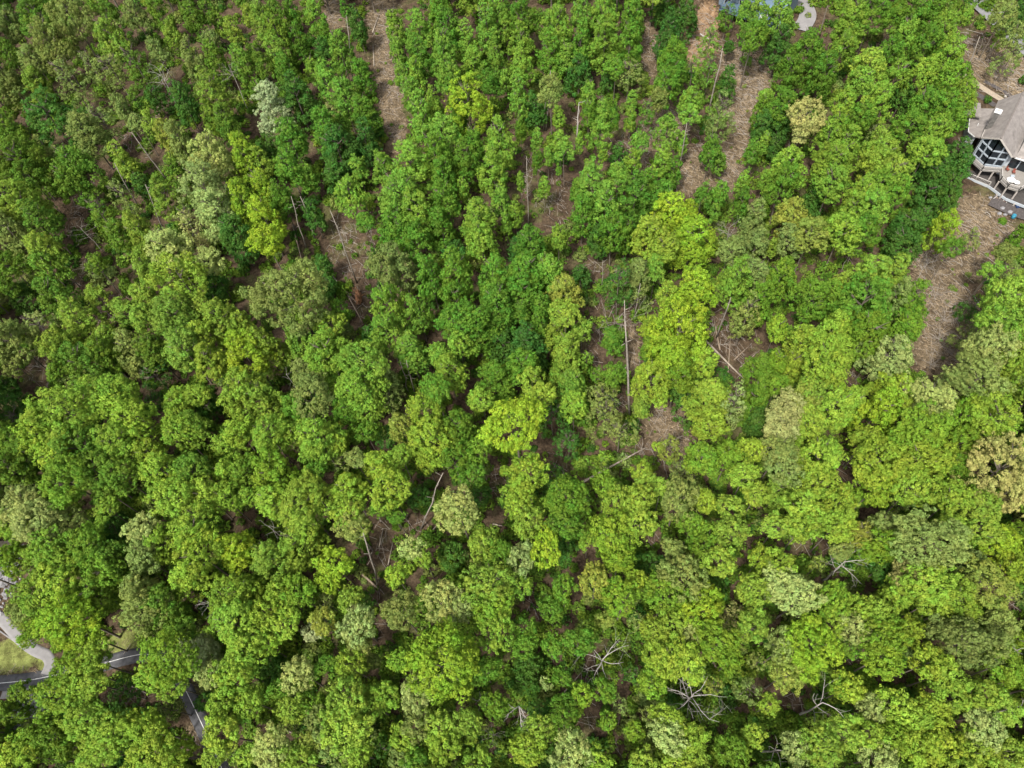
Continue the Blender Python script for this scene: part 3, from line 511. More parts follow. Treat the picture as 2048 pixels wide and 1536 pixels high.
100,60,180,200,Yr 200,190,200,250,Br 50,290,170,230,Pr 50,430,150,150,Lr 330,60,200,150,Gr 330,220,120,150,Dr 450,180,100,220,Lr 500,390,180,150,Mr 600,130,240,250,Kr 740,60,200,170,Yr 640,260,180,170,Kr 820,150,150,170,Dr 750,400,130,130,Lr 830,300,150,130,Dr 960,220,120,150,Or 1080,60,150,140,Gr 1000,390,250,200,Or 920,490,220,180,Kr 1140,520,230,260,Br 1040,570,130,150,Lr 1080,690,150,150,Pr 950,650,150,180,Yr 870,700,180,240,Yr 660,510,200,260,Kr 770,650,130,160,Os 560,650,110,160,Mr 960,860,210,180,Lr 1060,880,190,190,Lr 880,870,180,180,Lr 850,1010,140,180,Kr 1190,110,130,230,Gr 1310,110,180,250,Yr 1260,290,180,200,Yr 1120,200,120,160,Gr 1450,450,190,260,Yr 1490,280,120,180,Lr 1440,680,180,220,Yr 1320,610,150,150,Ts 1250,760,230,250,Gr 1320,870,150,180,Gr 1240,450,150,150,Dr 400,790,180,230,Gr 230,570,150,260,Gr 310,450,140,140,Gr 240,800,130,140,Gr 80,690,130,120,Gr 80,790,150,150,Gr 100,920,180,180,Dr 60,1010,150,150,Dr 210,1030,80,150,Ps 300,1000,110,130,Gr 310,1140,120,130,Gr 160,1170,130,140,Dr 440,1130,150,250,Kr 560,1060,130,200,Gr 590,1280,160,170,Kr 700,1320,150,220,Kr 720,960,130,200,Ds 820,1220,120,150,Os 960,1210,200,160,Lr 940,1340,200,230,Pr 1050,1350,170,200,Lr 1210,1040,130,150,Ms 1420,1050,170,280,Os 1480,900,120,200,Os 340,1420,230,250,Pr 150,1280,180,180,Yr 90,1400,200,200,Lr 310,1230,160,150,Gr 500,1480,150,120,Lr 780,1500,150,90,Yr 1000,1500,150,100,Yr 1110,1470,150,130,Yr 1230,1500,110,90,Yr 1330,1430,200,200,Gr 1450,1330,130,180,Yr 650,1160,120,120,Os
L 1536 1024
60,60,150,160,Yr 200,90,200,210,Lr 400,70,190,180,Lr 520,150,150,250,Mr 430,240,120,130,Or 660,180,180,250,Gr 700,70,150,150,Or 960,150,330,300,Or 1100,50,150,130,Lr 1280,90,200,180,Yr 1380,170,190,220,Br 1440,340,150,180,Lr 1490,110,100,150,Gr 1220,300,160,180,Or 1330,400,250,200,Mr 840,390,170,170,Tr 1000,430,250,200,Lr 960,530,200,170,Lr 1130,530,220,220,Lr 770,490,150,180,Lr 670,330,150,120,Dr 100,300,200,200,Lr 60,420,200,240,Pr 190,490,230,220,Pr 300,310,100,130,Ms 400,520,200,230,Kr 400,640,180,150,Lr 500,690,190,130,Pr 560,570,160,170,Lr 660,590,180,190,Yr 690,740,230,230,Kr 270,790,280,260,Br 230,900,200,200,Br 90,800,200,220,Or 120,980,230,200,Mr 480,790,130,110,Gr 860,700,170,230,Lr 1180,760,320,330,Or 1380,660,200,200,Or 680,860,230,200,Kr 950,900,200,150,Lr 1040,960,200,150,Lr 1400,910,200,180,Kr 1470,760,130,150,Kr 500,1030,180,230,Lr 390,1080,150,180,Gr 620,1160,160,230,Pr 780,1150,200,250,Lr 900,1220,200,200,Lr 1000,1170,180,180,Lr 1120,1100,180,200,Lr 1300,1090,200,180,Yr 1400,1180,170,150,Yr 1290,1280,220,200,Pr 470,1310,190,200,Yr 330,1400,220,200,Yr 600,1330,180,200,Lr 160,1400,170,170,Pr 770,1350,200,200,Kr 900,1370,200,200,Lr 1040,1400,220,200,Lr 1250,1430,200,180,Yr 1420,1420,200,200,Yr 680,1470,200,130,Pr 1490,1000,100,150,Kr 30,1150,120,160,Lr
"""
specs = []
tx = ty_ = 0
for line in TREES.strip().splitlines():
    parts = line.split()
    if len(parts) == 3 and ',' not in parts[0]: tx, ty_ = int(parts[1]), int(parts[2]); continue
    for q in parts:
        a, b, c_, d_, e = q.split(',')
        specs.append((tx + int(a) / 3, ty_ + int(b) / 3, int(c_) / 3, int(d_) / 3, e[0], e[1]))

def solve_tree(px, py, wpx, hpx, col, typ, rng):
    hc = 9.0; k = min(1, max(0, (py - 420) / 420)); wpx *= 1.0 + .21 * k - (.05 if wpx < 46 else 0); e = (1.5 - .22 * k) - (.2 if wpx < 50 else 0); py += hpx * (e - 1.12) * .35; hpx *= e
    for _ in range(4):
        p, t = unp(px, py, hc); s = FOCAL / t
        v = ray(px, py); v = v / np.linalg.norm(v); se = -v[2]; ce = math.sqrt(1 - se * se)
        r = max(0.6, wpx / 2 / s); hh = hpx / 2 / s
        q = hh * hh - (r * se) ** 2
        rz = math.sqrt(q) / max(ce, 0.25) if q > 0 else 0.0
        rz = min(max(rz, 0.72 * r), 2.8 * r, 8.0)
        if ce < 0.45: rz = 0.85 * r
        if typ == 'c': ht = max(2 * rz + 0.8, 10 + r)
        elif col == 'D': ht = max(2 * rz + 0.6, 5 + 1.1 * r)
        elif typ == 's': ht = max(2 * rz + 1.2, 6.5 + 1.4 * r)
        elif r < 1.7: ht = max(2 * rz + 1.5, 6 + 2.6 * r)
        else: ht = max(2 * rz + 2.5, 9 + 2.4 * r)
        hc = ht - rz
    return p, r, rz, ht + rng.uniform(-.5, .5)

OPEN = [(c[0], c[1], c[2] * .72, c[3] * .72) for c in CLEAR] + [
    (1445, 18, 24, 26), (1612, 36, 22, 24), (1965, 25, 18, 22), (2035, 88, 14, 18), (1997, 240, 36, 58), (1998, 345, 36, 50),
    (30, 1362, 40, 17), (252, 1318, 34, 15), (402, 1444, 13, 26), (372, 1386, 8, 12), (35, 1310, 42, 28), (98, 1306, 10, 14), (60, 1428, 24, 20), (6, 1150, 14, 34), (10, 1240, 18, 30),
    (256, 1398, 48, 26), (246, 1280, 32, 22), (1100, 290, 20, 50), (1135, 330, 22, 50), (1230, 250, 24, 36), (1180, 285, 16, 36), (1080, 400, 14, 50), (1165, 240, 12, 30), (1252, 740, 9, 90),
    (605, 450, 24, 46), (686, 470, 20, 50), (1206, 1320, 30, 30), (1388, 1395, 40, 34), (1690, 1130, 34, 30), (1040, 1415, 22, 30), (1640, 1400, 26, 36), (855, 1030, 16, 36), (1230, 925, 44, 12),
    (320, 150, 20, 26), (480, 190, 14, 40), (300, 310, 22, 36), (250, 370, 14, 30), (740, 1115, 16, 44), (1465, 690, 36, 60), (180, 480, 30, 40), (560, 600, .1, .1)]
def clear_off(q):
    px, py, wp, hp, col, typ = q
    if typ == 's' or wp < 44 or wp > 104 or (typ == 'c' and wp < 50): return q
    for _ in range(2):
        for ox, oy, rx, ry in OPEN:
            if abs(px - ox) > 160 or abs(py - oy) > 190: continue
            g = 1.0 if wp > 70 else .9
            a, b = wp * .58 * g + rx, hp * .58 * g + ry; dx, dy = (px - ox) / a, (py - oy) / b; m = math.hypot(dx, dy)
            if m >= 1: continue
            k = max(.80, .4 + .6 * m); wp *= k; hp *= k
            a, b = wp * .58 * g + rx, hp * .58 * g + ry; dx, dy = (px - ox) / a, (py - oy) / b; m = math.hypot(dx, dy)
            if m < 1:
                if m < .05: dx, dy, m = .05, 0, .05
                mv = min(1 / m, 1 + 26 / max(1, math.hypot(px - ox, py - oy))); px, py = ox + (px - ox) * mv, oy + (py - oy) * mv
    return px, py, wp, hp, col, typ
specs = [clear_off(q) for q in specs]
rng = random.Random(3)
plan = []
for sp in specs:
    px, py, wp, hp, col, typ = sp
    p, r, rz, ht = solve_tree(px, py, wp, hp, col, typ, rng)
    tall = hp / wp
    if col in 'WT': kind = 'blossoming_tree'
    elif typ == 's': kind = 'sparse_tree'
    elif col == 'D': kind = 'understory_tree'
    elif typ == 'c' or tall >= 1.55: kind = 'slender_tree'
    else: kind = 'broadleaf_tree'
    plan.append(dict(px=px, py=py, w=wp, h=hp, col=col, typ=typ, p=p, r=r, rz=rz, ht=ht, kind=kind))
bl = sorted([q for q in plan if q['kind'] == 'broadleaf_tree'], key=lambda q: -q['w'] * q['h'])
for q in bl[300:]: q['kind'] = None

def tint_of(col, rng, px=0, py=0):
    b = list(TINT[col])
    if px > 1250 and py > 650 and col in 'GKL': b = [b[0] * 1.26, b[1] * 1.09, b[2]]
    elif 560 < px < 1500 and py < 700 and col in 'GKLD': b = [b[0] * .93, b[1], b[2] * 1.05]
    elif py > 780 and col in 'LK': b = [b[0] * 1.16, b[1] * 1.07, b[2]]
    elif px < 560 and col in 'GKL': b = [b[0] * 1.08, b[1] * .98, b[2] * 1.1]
    k = rng.uniform(0.86, 1.14); h = rng.uniform(-0.07, 0.07)
    return (b[0] * k * (1 + h), b[1] * k, b[2] * k * (1 - h))

# ---- labels: what sets one tree apart, told by things one can find in the picture
LAND = [('brown-roofed house', 1990, 280), ('dark blue house', 1465, 30), ('shaded path bend', 355, 1350), ('sunlit paved path', 40, 1362), ('grassy verge', 30, 1310), ('grey stone pile', 65, 1430),
        ('long straw clearing', 1890, 610), ('narrow straw strip', 785, 180), ('tan blossoming tree', 1610, 240), ('white blossoming tree', 543, 207), ('slim blossoming tree', 612, 1254),
        ('broad olive tree', 582, 578), ('large golden crown', 1992, 935), ('tallest bright lime tree', 1357, 660), ('broad lime crown', 892, 1317), ('torn-up root plate', 718, 600),
        ('bare twin trunks', 1252, 740), ('long fallen trunk', 1225, 925), ('white branching dead tree', 1210, 1320), ('spreading grey dead tree', 1390, 1395), ('forked pale snag', 1157, 215),
        ('drooping white dead tree', 1042, 1415), ('crooked white dead tree', 1640, 1400), ('broken grey dead tree', 1690, 1125), ('leaning grey snags', 305, 330), ('twiggy grey dead tree', 325, 160),
        ('mustard-tinged tree', 320, 283), ('round lime tree', 935, 200), ('white dead limb', 410, 1205), ('small round clearing', 1330, 855), ('clay bank', 1405, 80), ('road corner', 1995, 50),
        ('pale pole trunks', 605, 450), ('leaning pale trunk', 740, 1110), ('log-strewn brown gap', 1465, 690), ('yellow crown by the gap', 1029, 845), ('pale tall crown', 430, 330), ('whitish tree by the path', 406, 1300)]
SHAPE = {'broadleaf_tree': 'round-crowned tree', 'slender_tree': 'slender upright tree', 'sparse_tree': 'thin-leaved tree', 'understory_tree': 'low bushy tree', 'blossoming_tree': 'blossoming tree'}
CATS = {'broadleaf_tree': 'tree', 'slender_tree': 'slender tree', 'sparse_tree': 'sparse tree', 'understory_tree': 'small tree', 'blossoming_tree': 'blossoming tree'}
GROUPS = {'broadleaf_tree': 'leafy trees of the wooded slope', 'slender_tree': 'slender upright trees of the slope', 'sparse_tree': 'thin-leaved trees in the gaps',
          'understory_tree': 'low dark trees under the canopy', 'blossoming_tree': 'blossoming trees among the green'}
DIRS = ['right of', 'below right of', 'below', 'below left of', 'left of', 'above left of', 'above', 'above right of']
ORD = ['nearest', 'second nearest', 'third nearest', 'fourth nearest', 'fifth nearest', 'sixth nearest', 'seventh nearest', 'eighth nearest', 'ninth nearest', 'tenth nearest', 'eleventh nearest', 'twelfth nearest']
bins = {}
for q in plan:
    if not q['kind']: continue
    ds = sorted(((math.hypot(q['px'] - x, q['py'] - y), n, x, y) for n, x, y in LAND))
    d0 = ds[0] if ds[0][0] > 24 else (ds[1] if q['kind'] != 'broadleaf_tree' or ds[0][0] > 12 else ds[1])
    a = math.atan2(q['py'] - d0[3], q['px'] - d0[2]); di = DIRS[int(round(a / (math.pi / 4))) % 8]
    area = math.sqrt(q['w'] * q['h']); size = 'large' if area > 82 else ('small' if area < 55 else 'mid-sized')
    q['dist'] = d0[0]; q['key'] = (size, q['col'], q['kind'], di, d0[1]); bins.setdefault(q['key'], []).append(q)
for k, qs in bins.items():
    qs.sort(key=lambda q: q['dist'])
    for i, q in enumerate(qs):
        base = f"{k[0]} {COLOUR[k[1]]} {SHAPE[k[2]]} {k[3]} the {k[4]}"
        if k[1] in 'W' : base = base.replace('whitish blossoming', 'whitish-flowered')
        q['label'] = base if len(qs) == 1 else base + ', ' + ORD[min(i, 11)]
labs = [q['label'] for q in plan if q['kind']]
print('TREES', len(labs), 'distinct labels', len(set(labs)), 'rest', sum(1 for q in plan if not q['kind']), 'long', max(len(l.split()) for l in labs))

rest = []
for q in plan:
    cm, r0, z0 = crown_for(q['r'], q['rz'], q['typ'] == 's', rng)
    q['cm'] = cm; an_ = rng.uniform(.84, 1.16); q['scale'] = (q['r'] / r0 * an_, q['r'] / r0 * (2 - an_), q['rz'] / z0)
    q['rot'] = rng.uniform(0, 6.28); q['tint'] = tint_of(q['col'], rng, q['px'], q['py'])
    q['tm'] = rng.choice(TWIGGY if q['typ'] == 's' else TRUNKS)
    x, y = q['p'][0], q['p'][1]; q['z'] = float(ground_h(x, y)) - 0.1
    if not q['kind']: rest.append(q); continue
    t = empty(q['kind'], (x, y, q['z']), q['label'], CATS[q['kind']], GROUPS[q['kind']])
    tr = link('trunk', q['tm'], None, t); tr.scale = (q['r'], q['r'], q['ht'] * 0.97); tr.rotation_euler = (0, 0, q['rot'])
    cr = link('crown', cm, None, t, (0, 0, q['ht'] - q['rz'])); cr.scale = q['scale']; cr.rotation_euler = (0, 0, q['rot'])
    cr['leaf_tint'] = list(q['tint'])

# ------------------------------------------------------------------ instanced masses (one object each)
def scatter(name, meshes, items, label, cat):
    """items: (variant, location, rotation, scale, tint)"""
    me = bpy.data.meshes.new(name); n = len(items)
    me.vertices.add(n); me.vertices.foreach_set('co', np.array([i[1] for i in items], np.float32).ravel())
    for nm, ty, prop, vals in (('pick', 'INT', 'value', np.array([i[0] for i in items], np.int32)), ('turn', 'FLOAT_VECTOR', 'vector', np.array([i[2] for i in items], np.float32).ravel()),
                               ('size', 'FLOAT_VECTOR', 'vector', np.array([i[3] for i in items], np.float32).ravel()), ('leaf_tint', 'FLOAT_VECTOR', 'vector', np.array([i[4] for i in items], np.float32).ravel())):
        a = me.attributes.new(nm, ty, 'POINT'); a.data.foreach_set(prop, vals)
    o = bpy.data.objects.new(name, me); COL.objects.link(o)
    g = bpy.data.node_groups.new(name, 'GeometryNodeTree')
    g.interface.new_socket('Geometry', in_out='INPUT', socket_type='NodeSocketGeometry'); g.interface.new_socket('Geometry', in_out='OUTPUT', socket_type='NodeSocketGeometry')
    N, L = g.nodes, g.links
    gi = N.new('NodeGroupInput'); go = N.new('NodeGroupOutput'); ip = N.new('GeometryNodeInstanceOnPoints'); jn = N.new('GeometryNodeJoinGeometry')
    insts = []
    for k, ms in enumerate(meshes):
        src = bpy.data.objects.new(name + '_piece', ms)       # holds the mesh for the node tree, not part of the scene
        oi = N.new('GeometryNodeObjectInfo'); oi.transform_space = 'ORIGINAL'; oi.inputs[0].default_value = src; oi.inputs['As Instance'].default_value = False
        gt = N.new('GeometryNodeGeometryToInstance'); L.new(oi.outputs['Geometry'], gt.inputs[0]); insts.append(gt)
    for gt in reversed(insts): L.new(gt.outputs[0], jn.inputs[0])
    def attr(nm, ty):
        a = N.new('GeometryNodeInputNamedAttribute'); a.data_type = ty; a.inputs[0].default_value = nm; return a.outputs[0]
    L.new(gi.outputs[0], ip.inputs['Points']); L.new(jn.outputs[0], ip.inputs['Instance']); ip.inputs['Pick Instance'].default_value = True
    L.new(attr('pick', 'INT'), ip.inputs['Instance Index']); L.new(attr('turn', 'FLOAT_VECTOR'), ip.inputs['Rotation']); L.new(attr('size', 'FLOAT_VECTOR'), ip.inputs['Scale'])
    L.new(ip.outputs[0], go.inputs[0])
    md = o.modifiers.new('scatter', 'NODES'); md.node_group = g
    return tag(o, label, cat, None, 'stuff')

items = []; ms = []; mi = {}
def variant(me):
    if me.name not in mi: mi[me.name] = len(ms); ms.append(me)
    return mi[me.name]
for q in rest:
    x, y = q['p'][0], q['p'][1]
    items.append((variant(q['cm']), (x, y, q['z'] + q['ht'] - q['rz']), (0, 0, q['rot']), q['scale'], q['tint']))
    items.append((variant(q['tm']), (x, y, q['z']), (0, 0, q['rot']), (q['r'], q['r'], q['ht'] * .97), (.1, .1, .1)))
# the wood goes on beyond the frame
mrng = random.Random(17)
for gx_ in range(-230, 2290, 78):
    for gy_ in range(-230, 1730, 72):
        px, py = gx_ + mrng.uniform(-26, 26), gy_ + mrng.uniform(-26, 26)
        if -34 < px < 2082 and -34 < py < 1570: continue
        if (px > 1900 and -80 < py < 500) or (px < -10 and 1200 < py < 1400): continue
        col = mrng.choice('GGGLLLKKDOY'); wp = mrng.uniform(60, 95)
        p, r, rz, ht = solve_tree(px, py, wp, wp * mrng.uniform(1, 1.3), col, 'r', mrng)
        cm, r0, z0 = crown_for(r, rz, False, mrng); z = float(ground_h(p[0], p[1])) - .1; ro = mrng.uniform(0, 6.28)
        items.append((variant(cm), (p[0], p[1], z + ht - rz), (0, 0, ro), (r / r0, r / r0, rz / z0), tint_of(col, mrng)))
        items.append((variant(TRUNKS[0]), (p[0], p[1], z), (0, 0, ro), (r, r, ht * .97), (.1, .1, .1)))
scatter('woodland', ms, items, 'smaller green trees filling in between the larger crowns and beyond them', 'woodland')

# low shrubs and saplings on the forest floor
SHRUBS = [crown_mesh('shrub', .8, .7, 900 + i, True, 0.22) for i in range(4)] + [crown_mesh('shrub', 1.0, .8, 930 + i, False, 0.22, .6) for i in range(3)]
items = []
urng = random.Random(23)
for k in range(15000):
    px, py = urng.uniform(-60, 2108), urng.uniform(-60, 1590)
    p, t = unp(px, py); cw = float(clear_weight(p[0], p[1], ('straw', 'clay', 'lawn'))); cb = float(clear_weight(p[0], p[1], ('bare',)))
    if urng.random() < cw * 0.84 or urng.random() < cb * 0.66: continue
    if np.min(np.hypot(PQ[:, 0] - p[0], PQ[:, 1] - p[1])) < 2.4: continue
    if px > 1900 and 120 < py < 470: continue
    if px < 110 and 1060 < py < 1450: continue
    if math.sin(p[0] * .23) * math.sin(p[1] * .27 + 1) + urng.uniform(-.9, .9) < -0.8: continue
    s = (urng.uniform(.6, 1.5) if urng.random() < .8 else urng.uniform(1.5, 2.4)) * (0.38 if cw > .2 else (.5 if cb > .3 else 1)); col = urng.choice('GGGDKKLO' if cw < .3 else 'OOGMK')
    items.append((urng.randrange(7), (p[0], p[1], p[2] + .35 * s), (0, 0, urng.uniform(0, 6.28)), (s, s, s * urng.uniform(.7, 1.5)), tint_of(col, urng)))
scatter('undergrowth', SHRUBS, items, 'low green scrub and saplings covering the forest floor', 'undergrowth')
print('TRIS', sum(len(m_.polygons) * 2 for m_ in _crowns.values()), len(_crowns), 'shrubs', len(items))

# ------------------------------------------------------------------ litter: straw and sticks in the clearings, grass, stones
def sticks(name, mat, label, cat, n_per, kinds, lmin, lmax, wd, seed):
    r = np.random.default_rng(seed); V = []; Q = []
    for cx, cy, a, b, th, kd in CLW:
        if kd not in kinds: continue
        n = int(n_per * a * b)
        u = r.normal(0, .55, (n, 2)) * [a, b]
        x = cx + u[:, 0] * math.cos(th) - u[:, 1] * math.sin(th); y = cy + u[:, 0] * math.sin(th) + u[:, 1] * math.cos(th)
        z = ground_h(x, y) + r.uniform(.02, .16, n)
        an = r.normal(0, .7, n) + 1.9; L = r.uniform(lmin, lmax, n) * r.uniform(.4, 1, n) / 2; ww = wd * r.uniform(.5, 1.4, n)
        dx, dy = np.cos(an) * L, np.sin(an) * L; nx_, ny_ = -np.sin(an) * ww, np.cos(an) * ww; dz = r.normal(0, .10, n) * L
        base = sum(len(q) for q in V)
        A = np.stack([x - dx - nx_, y - dy - ny_, z - dz], 1); B = np.stack([x + dx - nx_ * .5, y + dy - ny_ * .5, z + dz], 1)
        C_ = np.stack([x + dx + nx_ * .5, y + dy + ny_ * .5, z + dz], 1); D = np.stack([x - dx + nx_, y - dy + ny_, z - dz], 1)
        T = np.stack([x - dx, y - dy, z - dz + ww * 1.6], 1); U = np.stack([x + dx, y + dy, z + dz + ww], 1)
        k = np.arange(n) + base
        V.append(np.concatenate([A, B, C_, D, T, U]))
        q_ = lambda i, j, k_, l: np.stack([k + i * n, k + j * n, k + k_ * n, k + l * n], 1)
        Q.append(q_(0, 1, 5, 4)); Q.append(q_(4, 5, 2, 3))
    o = link(name, mesh_np(name, np.concatenate(V), np.concatenate(Q)), mat); return tag(o, label, cat, None, 'stuff')
sticks('straw', M['straw'], 'dry tan straw and cut stalks lying in the clearings', 'straw', 8.0, ('straw',), .4, 1.6, .034, 5)
sticks('fallen_twigs', M['grey_twig'], 'grey fallen twigs and branches on the brown forest floor', 'twigs', 2.6, ('straw', 'bare', 'clay'), .9, 5.0, .035, 6)

def blades(name, kinds, n_per, seed):
    r = np.random.default_rng(seed); V = []
    for cx, cy, a, b, th, kd in CLW:
        if kd not in kinds: continue
        n = int(n_per * a * b); u = r.uniform(-1, 1, (n, 2)) * [a, b]
        x = cx + u[:, 0] * math.cos(th) - u[:, 1] * math.sin(th); y = cy + u[:, 0] * math.sin(th) + u[:, 1] * math.cos(th)
        dmin = np.min(np.hypot(PQ[:, 0][None] - x[:, None], PQ[:, 1][None] - y[:, None]), axis=1); x, y = x[dmin > 1.7], y[dmin > 1.7]; n = len(x)
        z = ground_h(x, y); an = r.uniform(0, 6.28, n); h = r.uniform(.08, .28, n); ww = .045
        V.append(np.stack([np.stack([x - np.cos(an) * ww, y - np.sin(an) * ww, z - .02], 1), np.stack([x + np.cos(an) * ww, y + np.sin(an) * ww, z - .02], 1),
                           np.stack([x + r.normal(0, .1, n), y + r.normal(0, .1, n), z + h], 1)], 1))
    V = np.concatenate(V).reshape(-1, 3)
    return tag(link(name, mesh_np(name, V, None, np.arange(len(V)).reshape(-1, 3)), M['grass']), 'short green and yellow grass on the verges beside the path', 'grass', None, 'stuff')
blades('grass', ('lawn',), 22, 8)

def stones(name, px, n, spread, smin, smax, label, seed):
    r = random.Random(seed); bm = bmesh.new(); c0, _ = unp(*px)
    for k in range(n):
        x, y = c0[0] + r.gauss(0, spread[0]), c0[1] + r.gauss(0, spread[1]); s = r.uniform(smin, smax)
        mt = Matrix.Translation((x, y, float(ground_h(x, y)) + s * .2)) @ Matrix.Rotation(r.uniform(0, 6.28), 4, 'Z') @ Matrix.Rotation(r.uniform(-.5, .5), 4, 'X') @ Matrix.Diagonal((s * r.uniform(.7, 1.4), s, s * r.uniform(.5, .8), 1))
        res = bmesh.ops.create_icosphere(bm, subdivisions=1, radius=.6, matrix=mt)
        for v in res['verts']: v.co += Vector((r.uniform(-1, 1), r.uniform(-1, 1), r.uniform(-1, 1))) * s * .13
    me = bpy.data.meshes.new(name); bm.to_mesh(me); bm.free()
    return tag(link(name, me, M['stone']), label, 'stones', None, 'stuff')
stones('riprap', (66, 1432), 420, (2.2, 2.0), .25, .75, 'pile of broken grey stones below the paved path at left', 3)
stones('riprap', (6, 1158), 300, (1.5, 2.6), .25, .7, 'grey broken stones at the left edge above the walkway', 4)

# ------------------------------------------------------------------ dead trees, bare trunks and fallen logs
def grow(mb, p, d, L, r, depth, rr, droop=0.0):
    """a crooked branch with side branches"""
    n = 4; pts = [np.array(p, float)]; rad = [r]; dd = np.array(d, float)
    for i in range(n):
        dd = dd + np.array([rr.gauss(0, .22), rr.gauss(0, .22), rr.gauss(0, .16) - droop]); dd /= np.linalg.norm(dd)
        pts.append(pts[-1] + dd * L / n); rad.append(r * (1 - .72 * (i + 1) / n))
    mb.tube(pts, rad, 5 if r > .04 else 4)
    if depth <= 0: return
    for k in range(2 if depth == 1 else 3):
        i = rr.randint(1, n - 1); a = pts[i]; t = pts[i + 1] - pts[i]; t /= np.linalg.norm(t)
        sd = np.array([rr.gauss(0, 1), rr.gauss(0, 1), rr.gauss(.1, .5)]); sd -= t * (sd @ t); sd /= np.linalg.norm(sd)
        grow(mb, a, t * .65 + sd * .75, L * rr.uniform(.4, .65), rad[i] * .62, depth - 1, rr, droop)

def dead_tree(px, py, ht, spread, limbs, label, seed, mat='dead_wood', lean=None, droop=0.0, arc=None, rad=.24, depth=2, sector=None):
    """px, py: where the branching top shows in the photo"""
    rr = random.Random(seed)
    top, _ = unp(px, py, ht * .82)
    if lean is not None: base, _ = unp(*lean)
    else: base = np.array([top[0] + rr.uniform(-.5, .5), top[1] + rr.uniform(-.5, .5), 0])
    base[2] = float(ground_h(base[0], base[1])) - .1
    t = empty('dead_tree', tuple(base), label, 'dead tree', 'dead trees standing in the wood')
    tp = top - base; mb = MB()
    ax = [tp * k + np.array([rr.gauss(0, .12), rr.gauss(0, .12), 0]) * (0 < k < 1) for k in (0, .2, .45, .7, 1.0)]
    rad *= .66; mb.tube(ax, [rad * 1.3, rad, rad * .85, rad * .7, rad * .35], 8)
    mb.build('trunk', M[mat], t, smooth=True)
    for k in range(limbs):
        f = rr.uniform(.62, 1.0) if k else 1.0; p0 = tp * f
        a = (k / limbs * 6.28 + rr.uniform(-.5, .5)) if sector is None else rr.uniform(*sector)
        d = np.array([math.cos(a), math.sin(a), rr.uniform(.05, .75)]); d /= np.linalg.norm(d)
        b = MB(); grow(b, p0, d, spread * rr.uniform(.7, 1.15), rad * rr.uniform(.30, .5), depth, rr, droop)
        b.build('limb', M[mat], t, smooth=True)
    return t
W_ = 'dead_wood'; Gt = 'grey_twig'
dead_tree(1206, 1318, 15, 4.4, 8, 'white branching dead tree standing above the small brown gap', 1)
dead_tree(1038, 1412, 15, 3.2, 6, 'drooping white dead tree with fingers of bare branches', 2, sector=(3.6, 5.6), droop=.05)
dead_tree(1386, 1392, 15, 5.0, 10, 'spreading grey-white dead tree with the widest bare crown', 3)
dead_tree(1645, 1405, 16, 4.2, 5, 'crooked white dead tree with few thick limbs', 4, rad=.26, depth=1)
dead_tree(1688, 1124, 14, 4.2, 7, 'broken grey dead tree with two long limbs drooping from its twiggy head', 5, droop=.04)
dead_tree(958, 1399, 12, 1.9, 4, 'small white dead tree beside the bright lime crown', 6, depth=1, rad=.14)
dead_tree(414, 1203, 17, 2.4, 4, 'white dead limbs reaching left out of a light green crown', 7, sector=(2.4, 4.2), depth=1, rad=.16)
dead_tree(1556, 1500, 14, 2.4, 5, 'short white dead tree at the bottom edge', 8, depth=1)
dead_tree(2036, 1300, 15, 1.8, 3, 'white forked dead stub at the right edge, upper of two', 9, depth=1, rad=.2)
dead_tree(2042, 1412, 15, 1.6, 3, 'white dead stub at the right edge, lower of two', 10, depth=1, rad=.16)
dead_tree(1922, 1372, 14, 1.9, 4, 'pale thin dead branches among light green crowns low at right', 11, depth=1, rad=.12)
dead_tree(318, 140, 15, 3.6, 10, 'twiggy grey dead tree with a broom of bare branches', 12, lean=(362, 226), mat=W_, rad=.16)
dead_tree(457, 130, 13, 3.4, 8, 'thin grey twiggy dead tree right of the broom-headed one', 13, lean=(498, 222), mat=Gt, rad=.14)
dead_tree(160, 455, 9, 3.8, 8, 'fine grey dead branches lying over the dark gap at left', 14, lean=(212, 506), mat=Gt, rad=.12)
dead_tree(572, 748, 11, 1.6, 4, 'small white dead sapling beside the yellow-green crowns', 15, depth=1, rad=.09)
dead_tree(806, 836, 13, 2.4, 5, 'pale dead branches poking from the crown left of the middle', 16, depth=1, rad=.12)
dead_tree(798, 522, 14, 2.0, 9, 'grey twiggy bare top inside an olive crown', 17, mat=Gt, rad=.1)
dead_tree(1158, 205, 13, 1.5, 4, 'forked pale snag with a broken top above the slender trees', 18, lean=(1154, 300), depth=0, rad=.24)
dead_tree(536, 1052, 13, 2.4, 5, 'thin grey dead top in a dark hollow at lower left', 19, depth=1, rad=.12)
dead_tree(1165, 996, 10, 2.0, 6, 'pale dead twigs in a green crown below the fallen trunk', 20, depth=1, rad=.1)
dead_tree(1370, 950, 9, 2.0, 6, 'grey dead brush below the small round clearing', 21, mat=Gt, rad=.09)
dead_tree(1458, 455, 10, 3.0, 12, 'brown-grey bare twiggy tree left of an olive crown', 22, mat=Gt, rad=.13)
dead_tree(1230, 800, 9, 3.2, 12, 'grey-green bare brush left of the twin trunks', 23, mat=Gt, rad=.10)
dead_tree(985, 1470, 8, 2.4, 10, 'grey leafless brush near the bottom middle', 24, mat=Gt, rad=.1)
dead_tree(1200, 655, 8, 2.2, 10, 'dark grey bare bush in the gap right of the middle', 25, mat=Gt, rad=.1)
dead_tree(75, 645, 11, 2.2, 7, 'pale bare twigs in a yellowish crown at left', 26, mat=W_, rad=.08)
dead_tree(1700, 505, 8, 2.6, 10, 'grey fan of bare twigs above the yellow-green oak', 27, mat=Gt, rad=.1)
dead_tree(1855, 528, 7, 3.0, 10, 'bare grey bush at the top of the straw clearing', 28, mat=W_, rad=.09)
